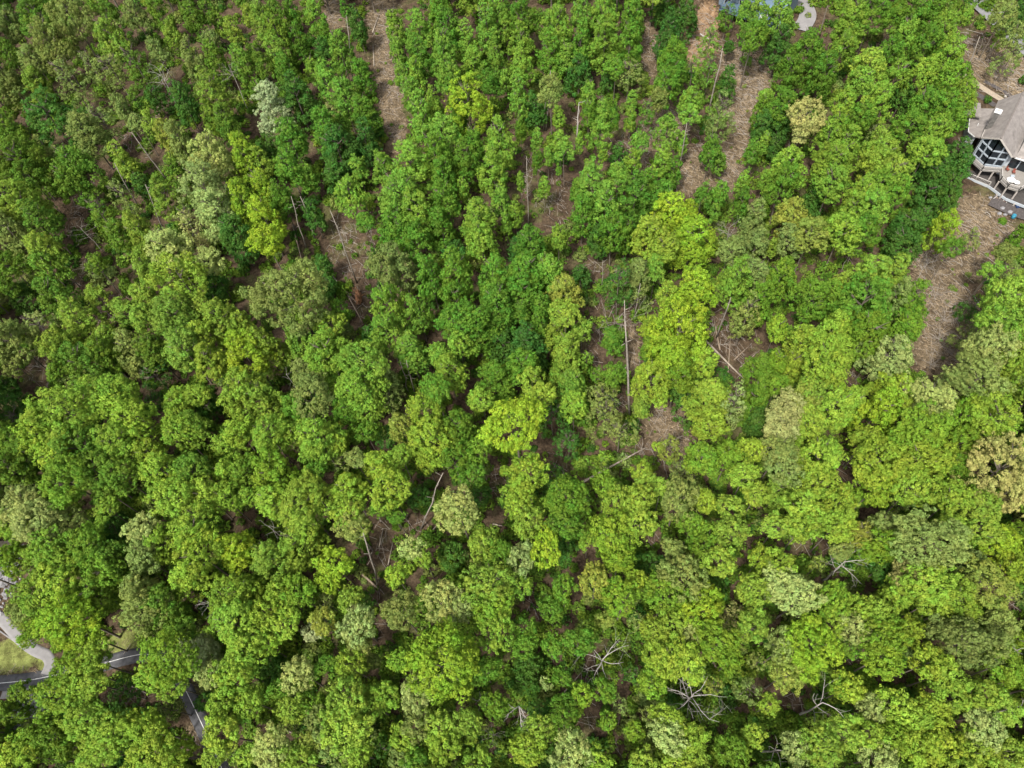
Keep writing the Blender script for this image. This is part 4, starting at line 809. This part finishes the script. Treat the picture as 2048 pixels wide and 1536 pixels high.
for i, (bx_, by_, s_) in enumerate(((1872, 590, 3.0), (1888, 640, 3.2), (1876, 680, 3.0), (1898, 705, 2.6), (1862, 730, 2.4))):
    p, _ = unp(bx_, by_); t = empty('bare_bush', (p[0], p[1], p[2] - .05), ['leafless bush at the upper end of the straw clearing', 'largest leafless bush in the middle of the straw clearing', 'leafless bush just below the middle of the straw clearing',
        'leafless bush at the right rim of the clearing foot', 'leafless bush at the foot of the straw clearing'][i], 'bush', 'leafless bushes in the straw clearing')
    rr = random.Random(60 + i)
    for k in range(12):
        a = k / 12 * 6.28 + rr.uniform(-.3, .3); d = np.array([math.cos(a), math.sin(a), rr.uniform(.5, 1.2)]); b = MB()
        grow(b, (0, 0, 0), d / np.linalg.norm(d), s_ * rr.uniform(.8, 1.2), .035, 2, rr, .05); b.build('stem', M['grey_twig'], t)

def bare_trunk(bx, by, tx_, ty2, rad, label, mat='pale_bark', stubs=5, seed=0):
    b, _ = unp(bx, by); top = over(b, tx_, ty2); rr = random.Random(seed + int(bx))
    rad *= .78; t = empty('bare_tree', (b[0], b[1], b[2] - .1), label, 'tree trunk', 'bare trunks showing in the gaps')
    v = top - b; mb = MB(); mb.tube([v * k + np.array([rr.gauss(0, .13), rr.gauss(0, .13), 0]) * (0 < k < 1) for k in (0, .25, .5, .75, 1)], [rad * 1.25, rad, rad * .9, rad * .75, rad * .42], 8)
    mb.build('trunk', M[mat], t, smooth=True)
    for k in range(stubs):
        f = rr.uniform(.45, .95); a = rr.uniform(0, 6.28); s = MB(); s.tube([v * f, v * f + np.array([math.cos(a), math.sin(a), .35]) * rr.uniform(.5, 1.3)], [rad * .4, rad * .12], 5)
        s.build('stub', M[mat], t, smooth=True)
for a in [
    (337, 364, 263, 264, .20, 'longest leaning grey snag in the upper left'), (277, 414, 228, 325, .17, 'thin grey snag left of the longest leaning one'),
    (328, 460, 290, 368, .18, 'stubby grey snag below the longest leaning one'), (613, 498, 582, 392, .17, 'left one of two tall pale pole trunks'),
    (631, 482, 600, 392, .17, 'right one of two tall pale pole trunks'), (714, 566, 660, 420, .16, 'pale slanting trunk above the torn-up root plate'),
    (754, 1166, 726, 1066, .18, 'leaning pale trunk over the brown lower gap'), (1260, 836, 1250, 640, .26, 'long grey trunk, the taller of the bare twin'),
    (1257, 735, 1249, 600, .20, 'grey trunk just left of the long bare one', 'pale_bark'), (1417, 225, 1445, 95, .22, 'grey trunk against the straw slope below the clay bank'),
    (1357, 342, 1374, 245, .18, 'grey trunk right of the slender saplings'), (1092, 262, 1101, 140, .16, 'pale tall trunk under the top trees', 'pale_bark'),
    (1087, 262, 1094, 165, .14, 'thinner pale trunk beside the tall one under the top trees'), (1057, 458, 1053, 312, .12, 'thin pale curving pole in the brown strip'),
    (1433, 676, 1462, 594, .18, 'slanting grey trunk in the log-strewn brown gap'), (1269, 635, 1281, 566, .16, 'grey trunk in the thicket above the twin trunks'),
    (1204, 580, 1206, 520, .13, 'thin trunk at the head of the brown gap'), (830, 788, 812, 720, .13, 'pale thin trunk under a light green crown'),
    (818, 786, 800, 722, .12, 'thin pale trunk left of a twin under a light crown'), (926, 770, 922, 740, .12, 'short pale trunk below a light crown'),
    (1341, 812, 1355, 756, .16, 'grey slanting trunk under the bright lime tree'), (1147, 850, 1146, 812, .14, 'grey trunk below a light round crown'),
    (842, 1058, 886, 945, .16, 'long pale trunk leaning right in the middle gap'), (708, 190, 692, 30, .17, 'grey pole trunk left of the narrow straw strip'),
    (1530, 66, 1534, 10, .2, 'dark trunk in front of the blue house'), (1640, 72, 1656, 10, .2, 'dark trunk beside the concrete driveway'),
    (1928, 150, 1960, 72, .2, 'pale slanting trunk left of the mulch bed'), (1953, 110, 1972, 66, .22, 'dark straight trunk near the road corner'),
    (1970, 120, 1992, 84, .2, 'dark trunk right of the one by the road corner'), (1150, 300, 1157, 240, .15, 'grey lower pole beneath the forked pale snag')]:
    bare_trunk(*a[:6], mat=a[6] if len(a) > 6 else ('bark' if 'dark' in a[5] else 'pale_bark'))

def log(x0, y0, x1, y1, rad, label, mat='log', lift=.15, branches=0):
    a, _ = unp(x0, y0, lift); b, _ = unp(x1, y1, lift); rr = random.Random(int(x0 * 7 + y0))
    t = empty('fallen_log', tuple(a), label, 'log', 'fallen trunks on the forest floor')
    v = b - a; mb = MB(); mb.tube([v * k + np.array([0, 0, rr.gauss(0, .05)]) for k in (0, .3, .65, 1)], [rad * 1.2, rad, rad * .85, rad * .55], 7); mb.build('trunk', M[mat], t, smooth=True)
    for k in range(branches):
        f = rr.uniform(.6, 1); d = v / np.linalg.norm(v) * .7 + np.array([rr.gauss(0, .6), rr.gauss(0, .6), rr.uniform(.2, .7)]); s = MB()
        grow(s, v * f, d / np.linalg.norm(d), rr.uniform(1.2, 2.6), rad * .35, 1, rr); s.build('limb', M[mat], t, smooth=True)
for a in [
    (1165, 964, 1288, 897, .20, 'long fallen trunk pointing at the small round clearing', 'pale_log', 1.6, 5), (1342, 882, 1365, 872, .26, 'short thick cut log in the small round clearing', 'pale_log', .3, 0),
    (1412, 682, 1494, 764, .20, 'longest fallen log in the log-strewn brown gap', 'pale_log', .5, 0), (1468, 720, 1500, 690, .12, 'thin fallen log crossing the longest one', 'log', .3, 1),
    (1480, 735, 1520, 700, .10, 'thin pale pole low in the log-strewn gap', 'pale_log', .3, 0), (1456, 745, 1462, 660, .12, 'upright-lying pole in the log-strewn gap', 'log', .2, 0),
    (1440, 700, 1428, 640, .14, 'dark log at the left rim of the log-strewn gap', 'log', .3, 0),
    (725, 1148, 757, 1178, .22, 'dark fallen log at the foot of the leaning pale trunk', 'log', .4, 0), (853, 1076, 876, 1048, .16, 'pale fallen pole in the middle gap', 'pale_log', .4, 0),
    (776, 1130, 786, 1082, .10, 'thin pole lying in the lower brown gap', 'pale_log', .2, 0), (758, 1095, 766, 1058, .10, 'thin pole at the left of the lower brown gap', 'pale_log', .2, 0),
    (676, 565, 718, 610, .15, 'dark log running up to the torn-up root plate', 'log', .4, 0), (690, 580, 725, 645, .15, 'lower dark log against the torn-up root plate', 'log', .4, 0), (665, 552, 705, 600, .12, 'pale pole left of the torn-up root plate', 'pale_log', .4, 0),
    (745, 65, 758, 30, .14, 'pale log at the head of the narrow straw strip', 'pale_log', .2, 0), (748, 132, 746, 88, .12, 'thin log lying along the narrow straw strip', 'pale_log', .2, 0),
    (772, 175, 790, 158, .14, 'short dark log across the narrow straw strip', 'log', .2, 0), (776, 268, 800, 262, .16, 'dark log at the foot of the narrow straw strip', 'log', .2, 1),
    (660, 10, 650, 2, .16, 'dark log at the top edge', 'log', .2, 0), (1300, 262, 1325, 260, .15, 'pale log under the slender saplings', 'pale_log', .2, 0), (1303, 276, 1320, 272, .12, 'thinner pale log just below another', 'pale_log', .2, 0),
    (1400, 68, 1420, 80, .2, 'white edging log on the clay bank', 'dead_wood', .2, 0), (1128, 1385, 1165, 1342, .11, 'thin pale pole near the bottom brown gap', 'pale_log', .4, 0),
    (1420, 1310, 1470, 1420, .2, 'two-metre-wide-spaced grey log beside the spreading dead tree', 'log', .6, 0), (1436, 1335, 1466, 1425, .16, 'grey log right of the spreading dead tree', 'log', .6, 0),
    (545, 1450, 600, 1472, .13, 'pale pole in the dark hollow at lower left', 'pale_log', .4, 0), (1948, 592, 1960, 612, .1, 'white crooked branch at the right rim of the clearing', 'dead_wood', .3, 1),
    (985, 1048, 1005, 1052, .14, 'log end by the orange soil patch', 'pale_log', .3, 0), (262, 1372, 296, 1388, .1, 'grey branch in the shaded hollow under the path', 'grey_twig' , .4, 3),
    (230, 665, 228, 600, .1, 'thin pole in the brown gap at left', 'log', .3, 0), (1175, 590, 1195, 620, .1, 'pale pole at the head of the brown gap', 'pale_log', .3, 1), (1165, 575, 1180, 600, .1, 'second pale pole at the head of the brown gap', 'pale_log', .3, 1),
    (1105, 1050, 1110, 1000, .08, 'thin dark pole right of the orange soil', 'log', .3, 0), (585, 450, 606, 530, .15, 'slanting log left of the pole trunks', 'log', .8, 0)]:
    log(*a)
# thicket of thin leaning poles above the twin trunks
r_ = random.Random(5)
for k, (bx_, by_) in enumerate(((1235, 640), (1228, 650), (1220, 655), (1242, 655), (1215, 640), (1262, 640), (1270, 660))):
    b, _ = unp(bx_, by_); t = empty('thin_pole', (b[0], b[1], b[2] - .1), 'thin bare grey sapling leaning in the thicket above the twin trunks', 'sapling', 'thin bare saplings in the thicket')
    mb = MB(); grow(mb, (0, 0, 0), (r_.uniform(-.35, .35), r_.uniform(-.2, .3), 1), r_.uniform(6, 9), .07, 2, r_); mb.build('stem', M['grey_twig'], t)
# the torn-up root plate
p, _ = unp(718, 598); t = empty('root_plate', tuple(p), 'torn-up orange-brown root plate of a fallen tree', 'uprooted stump')
r_ = random.Random(9); bm = bmesh.new(); bmesh.ops.create_icosphere(bm, subdivisions=3, radius=1.0)
for v in bm.verts:
    k = 1 + .25 * math.sin(v.co.x * 7 + v.co.z * 5) * math.sin(v.co.y * 6 + 1) + r_.uniform(-.08, .08); v.co = Vector((v.co.x * .65 * k, v.co.y * 1.7 * k, max(v.co.z, -.3) * 1.2 * k + .5))
me = bpy.data.meshes.new('soil_plate'); bm.to_mesh(me); bm.free(); link('soil_plate', me, M['rot_wood'], t)
for k in range(9):
    mb = MB(); a = r_.uniform(0, 6.28); grow(mb, (0, r_.uniform(-1.2, 1.2), .6), (math.cos(a), math.sin(a), r_.uniform(0, .8)), r_.uniform(1, 2.0), .09, 1, r_); mb.build('root', M['rot_wood'], t)

# ------------------------------------------------------------------ brown-roofed house at right
HA = at_z(2002, 277, 21.3)                                   # the apex of its glazed gable
u2 = np.array([.652, .758]); u2 /= np.linalg.norm(u2); v2 = np.array([-u2[1], u2[0]])
def hp(u, v, z): return np.array([HA[0] + u2[0] * u + v2[0] * v, HA[1] + u2[1] * u + v2[1] * v, HA[2] + z])
base_z = 10.9
ho = np.array([HA[0], HA[1], base_z]); H_ = empty('house', tuple(ho), 'brown-roofed house with a tall glazed gable and a deck on posts', 'house')
def hl(u, v, z): return hp(u, v, z) - ho
def slab(name, pts, mat, thick=.22, parent=H_):
    mb = MB(); mb.slab([hl(*q) for q in pts], (0, 0, -thick)); return mb.build(name, M[mat], parent)
rf = slab('roof', [(0, 0, 0), (17, 0, 0), (17, 3.5, -3.5), (2.9, 3.1, -3.1)], 'shingle')
rf2 = slab('roof', [(0, 0, .003), (1.3, -3.9, -4.1), (2.2, -5.0, -4.4), (17, -5.0, -4.4), (17, 0, .003)][::-1], 'shingle')
mb = MB(); mb.beam(hl(-.1, 0, .05), hl(17, 0, .05), .34, .1); mb.build('ridge_cap', M['ridge'], rf)
for q0, q1 in (((-.05, .02, -.1), (2.9, 3.16, -3.22)), ((-.05, -.02, -.1), (1.25, -3.95, -4.2)), ((2.9, 3.18, -3.24), (8, 3.32, -3.38))):
    mb = MB(); mb.beam(hl(*q0), hl(*q1), .12, .3); mb.build('fascia', M['fascia'], rf)
# lower roof of the left wing
w1 = slab('roof', [(3.6, 2.9, -3.75), (14.5, 3.1, -3.75), (14.5, 7.7, -5.4), (6.0, 5.9, -4.9), (4.3, 4.4, -4.4)], 'shingle')
mb = MB(); mb.beam(hl(4.3, 4.43, -4.52), hl(6.0, 5.95, -5.02), .14, .22); mb.beam(hl(6.0, 5.95, -5.02), hl(14.5, 7.76, -5.54), .14, .22); mb.build('gutter', M['white'], w1)
w3 = slab('roof', [(9.5, 5.0, -3.3), (14, 6.5, -3.2), (14, 9.6, -4.4), (10.2, 8.2, -4.3)], 'shingle')
# right wing
w2 = slab('roof', [(2.0, -4.6, -4.55), (2.0, -15, -4.55), (9, -15, -1.2), (9, -4.6, -1.2)], 'shingle')
mb = MB(); mb.beam(hl(1.92, -4.5, -4.6), hl(1.92, -15, -4.6), .16, .26); mb.build('gutter', M['white'], w2)
w4 = slab('roof', [(-3.2, -9.4, -4.0), (-3.2, -16, -4.0), (4.0, -16, -2.0), (4.0, -9.4, -2.0)], 'shingle')
mb = MB(); mb.beam(hl(-3.28, -9.3, -4.1), hl(-3.28, -16, -4.1), .16, .26); mb.beam(hl(-3.2, -9.34, -4.1), hl(3.2, -9.34, -2.25), .16, .26); mb.build('fascia', M['white'], w4)
# walls
wl = MB()
wl.slab([hl(3.0, 2.75, -3.6), hl(15, 2.9, -3.6), hl(15, 2.9, -11.5), hl(3.0, 2.75, -11.5)], (.2 * v2[0], .2 * v2[1], 0))
wl.slab([hl(4.6, 4.1, -4.8), hl(6.3, 5.6, -5.2), hl(6.3, 5.6, -11.5), hl(4.6, 4.1, -11.5)], (.2, .2, 0))
wl.slab([hl(6.3, 5.6, -5.2), hl(14, 7.2, -5.7), hl(14, 7.2, -11.5), hl(6.3, 5.6, -11.5)], (.2, .2, 0))
wl.slab([hl(2.9, -3.3, -4.7), hl(2.9, -15, -4.7), hl(2.9, -15, -11.5), hl(2.9, -3.3, -11.5)], (.2 * u2[0], .2 * u2[1], 0))
wl.build('wall', M['siding'], H_)
# glazed prow: two faces meeting in a middle post; panes behind a timber grid
C0, CL, CR = (.75, 0), (2.75, 2.7), (1.75, -3.3)
def face(c0, c1, drop, name):
    def P(s, z): return hl(c0[0] + (c1[0] - c0[0]) * s, c0[1] + (c1[1] - c0[1]) * s, z)
    top = lambda s: -.38 - drop * s
    n = np.cross(P(1, 0) - P(0, 0), (0, 0, 1)); n /= np.linalg.norm(n)
    if n @ np.array([u2[0], u2[1], 0]) < 0: n = -n                     # pointing into the house
    f = empty(name, (0, 0, 0)); f.parent = H_
    zs = [-7.3, -5.55, -3.75]
    cells = [(0, .5), (.5, 1)]
    for a, b in cells:
        for i, z0 in enumerate(zs):
            ta, tb = top(a + .03) - .1, top(b - .03) - .1
            if i < 2: q = [P(a + .03, z0), P(b - .03, z0), P(b - .03, min(zs[i + 1] - .12, tb)), P(a + .03, min(zs[i + 1] - .12, ta))]
            else:
                if tb < z0 + .1: 
                    k = (ta - z0) / (ta - tb); q = [P(a + .03, z0), P(a + .03 + (b - a - .06) * k, z0), P(a + .03, ta)]
                else: q = [P(a + .03, z0), P(b - .03, z0), P(b - .03, tb), P(a + .03, ta)]
            mb = MB(); mb.slab([p + n * .09 for p in q], n * .05); mb.build('pane', M['glass'], f)
    mb = MB()
    for s in (0.0, .5, .985): mb.beam(P(s, -7.9), P(s, top(s)), .20, .24)
    for z in zs[1:]:
        s1 = 1.0 if top(1) > z else max(0.05, (z + .38) / -drop)
        mb.beam(P(0, z - .06), P(s1, z - .06), .18, .26)
    mb.beam(P(0, -7.45), P(1, -7.45), .16, .30); mb.beam(P(0, top(0) - .02), P(1, top(1) - .02), .16, .24)
    mb.slab([P(0, -7.5), P(1, -7.5), P(1, -8.0), P(0, -8.0)], n * .1)
    mb.build('frame', M['trim'], f)
face(C0, CL, 2.9, 'window_wall'); face(C0, CR, 3.5, 'window_wall')
slab('floor', [(.9, 0, -7.5), (1.9, -3.2, -7.5), (14, -3.2, -7.5), (14, 2.7, -7.5), (2.8, 2.7, -7.5)], 'dark_brown', .3)
# balcony around the prow, the deck, the lower gallery
slab('balcony', [(-.75, -.1, -7.9), (.6, -3.4, -7.9), (1.9, -3.3, -7.9), (.9, 0, -7.9), (2.8, 2.75, -7.9), (1.9, 3.7, -7.9)], 'deck', .25)
slab('deck', [(.6, -3.42, -7.85), (-2.0, -4.2, -7.85), (-3.4, -6.0, -7.85), (-3.3, -8.2, -7.85), (-1.0, -9.3, -7.85), (3.0, -9.3, -7.85), (2.8, -3.42, -7.85)], 'deck', .3)
G_ = [(-.4, 4.1, -10.3), (-1.2, 1.0, -10.3), (-1.6, -3, -10.3), (-3.6, -7.0, -10.3), (-4.2, -13, -10.3)]
lg = slab('lower_gallery', G_ + [(2.8, -13, -10.3), (2.8, 4.1, -10.3)], 'dark_brown', .2)  # floor coloured dark to stand for the shade of the open underside
mb = MB()
for a, b in zip(G_[:-1], G_[1:]): mb.beam(hl(*a) + [0, 0, -.2], hl(*b) + [0, 0, -.2], .16, .55)
mb.build('gallery_rim', M['siding'], lg)
def railing(pts, z, post=True):
    rl = MB(); bl_ = MB()
    for a, b in zip(pts[:-1], pts[1:]):
        A, B = hl(*a, z), hl(*b, z)
        rl.beam(A + [0, 0, 1.05], B + [0, 0, 1.05], .14, .09); rl.beam(A + [0, 0, .14], B + [0, 0, .14], .08, .08)
        n = max(2, int(np.linalg.norm(B - A) / .26))
        for k in range(n):
            q = A + (B - A) * (k + .5) / n; bl_.beam(q + [0, 0, .16], q + [0, 0, 1.0], .06, .06)
        for q in (A, B): rl.beam(q + [0, 0, -.05], q + [0, 0, 1.15], .13, .13)
    o = rl.build('railing', M['rail'], H_); b = bl_.build('balusters', M['rail'], o); b['kind'] = 'stuff'
railing([(1.9, 3.7), (-.75, -.1), (.6, -3.4)], -7.9)
railing([(.5, -3.5), (-2.0, -4.2), (-3.4, -6.0), (-3.3, -8.2), (-1.0, -9.2)], -7.85)
railing([(-.4, 4.0), (-1.2, 1.0), (-1.6, -3)], -10.3)
for uv in ((-.7, -.1), (.3, -2.4), (1.8, 3.5), (-2.0, -4.15), (-3.3, -6.0), (-3.2, -8.1), (-1.5, -2.6), (-3.5, -6.9), (-3.9, -9.0), (-2.7, -5.2)):
    z0 = -8.0 if uv not in ((-3.5, -6.9), (-3.9, -9.0), (-2.7, -5.2)) and uv != (-1.5, -2.6) else -10.4
    g = float(ground_h(*hp(uv[0], uv[1], 0)[:2])) - HA[2] - .3
    mb = MB(); mb.beam(hl(uv[0], uv[1], z0 - .15), hl(uv[0] - .02, uv[1], g), .22, .22); mb.build('post', M['post'], H_)
mb = MB(); mb.slab([hl(2.6, 4.6, -10.8), hl(2.6, -14, -10.8), hl(2.6, -14, -13), hl(2.6, 4.6, -13)], (.15, .15, 0)); mb.build('basement_wall', M['dark_brown'], H_)
# glass doors behind the deck
for k in range(3):
    v0 = -4.2 - k * 1.9; f = MB(); f.slab([hl(2.82, v0, -5.3), hl(2.82, v0 - 1.7, -5.3), hl(2.82, v0 - 1.7, -7.8), hl(2.82, v0, -7.8)], (.03, .03, 0)); f.build('glass_door', M['glass'], H_)
# chimney
cz = MB(); c = hl(6.25, 2.85, -1.0); cz.box(c, (1.0, 1.0, 4.4), math.atan2(u2[1], u2[0])); ch = cz.build('chimney', M['chim'], rf)
cz = MB(); cz.box(c + [0, 0, 2.31], (1.35, 1.35, .22), math.atan2(u2[1], u2[0])); cz.build('chimney_cap', M['white'], ch)
bm_ = MB(); bm_.tube([c + [0, 0, 2.4], c + [0, 0, 2.7]], [.28, .24], 10); bm_.build('flue', M['fascia'], ch)
mb = MB(); mb.tube([hl(8.2, 4.9, -4.5), hl(8.2, 4.9, -4.0)], [.09, .09], 8); mb.build('vent_pipe', M['white'], w1)

# things on the deck and around the house
DZ = -7.85
def round_table(u, v, r, h, label, mat='white'):
    t = empty('table', tuple(hp(u, v, DZ)), label, 'table'); mb = MB(); mb.tube([(0, 0, h - .05), (0, 0, h)], [r, r], 20); mb.build('tabletop', M[mat], t)
    mb = MB(); mb.tube([(0, 0, 0), (0, 0, h - .06)], [.06, .05], 8); mb.build('leg', M[mat], t)
round_table(-1.6, -6.0, .85, .74, 'large white round table on the deck'); round_table(-1.5, -7.2, .6, .5, 'smaller white round table on the deck, right of the large one')
def chair(u, v, rz, label, mat):
    t = empty('chair', tuple(hp(u, v, DZ)), label, 'chair', 'chairs on the deck'); t.rotation_euler = (0, 0, rz)
    mb = MB(); mb.box((0, 0, .43), (.55, .55, .07)); mb.build('seat', M[mat], t); mb = MB(); mb.slab([(-.27, .25, .46), (.27, .25, .46), (.27, .36, 1.0), (-.27, .36, 1.0)], (0, .05, 0)); mb.build('backrest', M[mat], t)
    for sx in (-.24, .24):
        for sy in (-.24, .24): mb = MB(); mb.box((sx, sy, .2), (.06, .06, .4)); mb.build('leg', M[mat], t)
chair(1.6, -4.6, .4, 'dark red chair by the deck wall, nearest the glazed gable', 'red'); chair(1.4, -5.9, -.3, 'dark red chair by the deck wall, farther from the glazed gable', 'red'); chair(-2.5, -5.9, 2.6, 'black chair by the deck railing', 'dark_post')
t = empty('stool', tuple(hp(.0, -6.0, DZ)), 'small pale blue round stool behind the white table', 'stool'); mb = MB(); mb.tube([(0, 0, .42), (0, 0, .48)], [.42, .42], 16); mb.build('seat', M['trim'], t)
for k in range(3): mb = MB(); a = k * 2.09; mb.tube([(math.cos(a) * .1, math.sin(a) * .1, .42), (math.cos(a) * .3, math.sin(a) * .3, 0)], [.03, .03], 6); mb.build('leg', M['trim'], t)
mbp = gp((2012, 412))[0]
strip('patio', gp((1984, 398), (2008, 410), (2040, 424), (2070, 430)), 4.6, M['mulch'], .06)
p, _ = unp(2025, 436); t = empty('barrel', tuple(p), 'blue barrel standing on the dirt below the deck', 'barrel'); mb = MB(); mb.tube([(0, 0, 0), (0, 0, .25), (0, 0, .65), (0, 0, .9)], [.33, .42, .42, .34], 16); mb.build('body', M['blue'], t, smooth=True); mb = MB(); mb.tube([(0, 0, .9), (0, 0, .95)], [.36, .36], 16); mb.build('lid', M['blue'], t)
p, _ = unp(2038, 412); mb = MB(); mb.slab([(-1, -.7, .5), (1, -.6, .45), (.9, .7, .6), (-.9, .6, .4)], (0, 0, -.5)); o = mb.build('tarp', M['tarp'], None, tuple(p)); tag(o, 'dark blue tarpaulin over a heap under the deck', 'tarpaulin')
for k, (x, y, s) in enumerate(((2003, 418, .5), (2018, 426, .55), (1998, 428, .4), (2010, 430, .35), (1980, 396, .3))):
    p, _ = unp(x, y); bm = bmesh.new(); bmesh.ops.create_icosphere(bm, subdivisions=2, radius=s)
    r_ = random.Random(k)
    for v in bm.verts: v.co = Vector((v.co.x * 1.3, v.co.y, v.co.z * .8)) * (1 + r_.uniform(-.15, .15))
    me = bpy.data.meshes.new('boulder'); bm.to_mesh(me); bm.free(); o = link('boulder', me, M['stone'], None, (p[0], p[1], p[2] + .15))
    tag(o, ['boulder under the deck left of the barrel', 'boulder beside the blue barrel', 'grey boulder at the edge of the straw below the deck', 'small grey boulder among the rubble under the deck', 'small boulder by the leftmost deck post'][k], 'boulder', 'boulders below the deck')
for k in range(8):
    a, _ = unp(1982 + k * 5, 402 + (k * 7) % 16); r_ = random.Random(80 + k); mb = MB(); an = r_.uniform(.2, 1.4); L_ = r_.uniform(1.2, 3.0)
    mb.beam((0, 0, .15), (math.cos(an) * L_, math.sin(an) * L_, .3), .12, .09); tag(mb.build('board', M['rust'] if k % 2 else M['rail'], None, tuple(a)), 'loose ' + ('rusty' if k % 2 else 'grey') + ' board under the deck, ' + ['nearest the leftmost post', 'second from the leftmost post', 'third from the leftmost post', 'fourth from the leftmost post', 'between the boulders', 'just past the boulders', 'second from the blue barrel', 'nearest the blue barrel'][k], 'board', 'loose boards under the deck')
p, _ = unp(1976, 430); mb = MB(); mb.tube([(-.5, .6, .1), (-.1, .5, .3), (.15, 0, .3), (.2, -.8, .1)], [.06] * 4, 6); tag(mb.build('bent_pipe', M['dead_wood'], None, tuple(p)), 'white bent pipe on the straw below the deck', 'pipe')
def bush(px, py, r, h, col, label, seed=0):
    p, _ = unp(px, py); t = empty('shrub', (p[0], p[1], p[2]), label, 'shrub', 'garden shrubs by the brown-roofed house')
    me = crown_mesh('foliage', r, h, 400 + seed, False, .22); f = link('foliage', me, None, t, (0, 0, h * .8)); f['leaf_tint'] = list(TINT[col])
    mb = MB(); mb.tube([(0, 0, 0), (0, 0, h * .8)], [.06, .03], 6); mb.build('stem', M['bark'], t)
bush(1973, 204, 1.0, .9, 'D', 'round dark green shrub in the mulch bed beside the house', 1); bush(2046, 166, 1.4, 1.1, 'D', 'dark green shrub at the right edge above the house', 2); bush(2003, 445, .9, .6, 'G', 'low green shrub at the edge of the straw below the deck', 3)
p, _ = unp(2010, 194); bm = bmesh.new(); bmesh.ops.create_icosphere(bm, subdivisions=2, radius=.3); me = bpy.data.meshes.new('boulder'); bm.to_mesh(me); bm.free(); tag(link('boulder', me, M['dead_wood'], None, (p[0], p[1], p[2] + .15)), 'small white stone at the end of the gravel walk', 'boulder')

# ------------------------------------------------------------------ dark blue house at the top edge
a_ = -.80; c_, s_ = math.cos(a_), math.sin(a_)
def tl(x, y, z): return np.array([x * c_ - y * s_, x * s_ + y * c_, z])
b0, _ = unp(1438, 17, 3.0); b0 = b0 - tl(-2.5, .4, 3.0); bz = b0[2]; T2 = empty('house', (b0[0], b0[1], bz), 'dark blue house with a deck on black posts, mostly hidden by trees', 'house')
mb = MB(); mb.slab([tl(-5, 5, 5.2), tl(12, 5, 5.2), tl(12, 14, 5.2), tl(-5, 14, 5.2)], (0, 0, -5.6)); mb.build('wall', M['slate'], T2)
mb = MB(); mb.slab([tl(-5.6, 4.2, 5.0), tl(12.6, 4.2, 5.0), tl(12.6, 9.5, 8.2), tl(-5.6, 9.5, 8.2)], (0, 0, -.2)); r1 = mb.build('roof', M['navy'], T2)
mb = MB(); mb.slab([tl(-5.6, 9.55, 8.2), tl(12.6, 9.55, 8.2), tl(12.6, 14.8, 5.0), tl(-5.6, 14.8, 5.0)], (0, 0, -.2)); mb.build('roof', M['navy'], T2)
for k in range(4):
    wx = -3.5 + k * 4; f = MB(); f.slab([tl(wx, 4.93, 4.0), tl(wx + 1.8, 4.93, 4.0), tl(wx + 1.8, 4.93, 1.6), tl(wx, 4.93, 1.6)], (-s_ * .05, c_ * .05, 0)); fo = f.build('window', M['white'], T2)
    f = MB(); f.slab([tl(wx + .12, 4.89, 3.88), tl(wx + 1.68, 4.89, 3.88), tl(wx + 1.68, 4.89, 1.72), tl(wx + .12, 4.89, 1.72)], (-s_ * .03, c_ * .03, 0)); f.build('pane', M['glass'], fo)
mb = MB(); mb.slab([tl(-2.5, .4, 2.9), tl(13, .4, 2.9), tl(13, 4.9, 2.9), tl(-2.5, 4.9, 2.9)], (0, 0, -.3)); mb.build('deck', M['navy'], T2)
mb = MB()
for k in range(2): mb.beam(tl(-2.4, .5, 3.9 - k * .45), tl(13, .5, 3.9 - k * .45), .14, .12)
mb.beam(tl(-2.4, .5, 3.9), tl(-2.4, 4.9, 3.9), .14, .12); mb.build('railing', M['navy'], T2)
for k in range(5): 
    mb = MB(); q = tl(-2.3 + k * 3.7, .6, 0); g = float(ground_h(b0[0] + q[0], b0[1] + q[1])) - bz - .2; mb.beam(q + [0, 0, 3.9], q + [0, 0, g], .2, .2); mb.build('post', M['dark_post'], T2)
qd = tl(8.6, 2.6, 2.9); t = empty('table', (b0[0] + qd[0], b0[1] + qd[1], bz + 2.9), 'cream table on the blue house deck between the leaves', 'table')
mb = MB(); mb.box((0, 0, .74), (1.9, 1.1, .06)); mb.build('tabletop', M['white'], t)
for sx in (-.85, .85):
    for sy in (-.45, .45): mb = MB(); mb.box((sx, sy, .36), (.08, .08, .72)); mb.build('leg', M['white'], t)
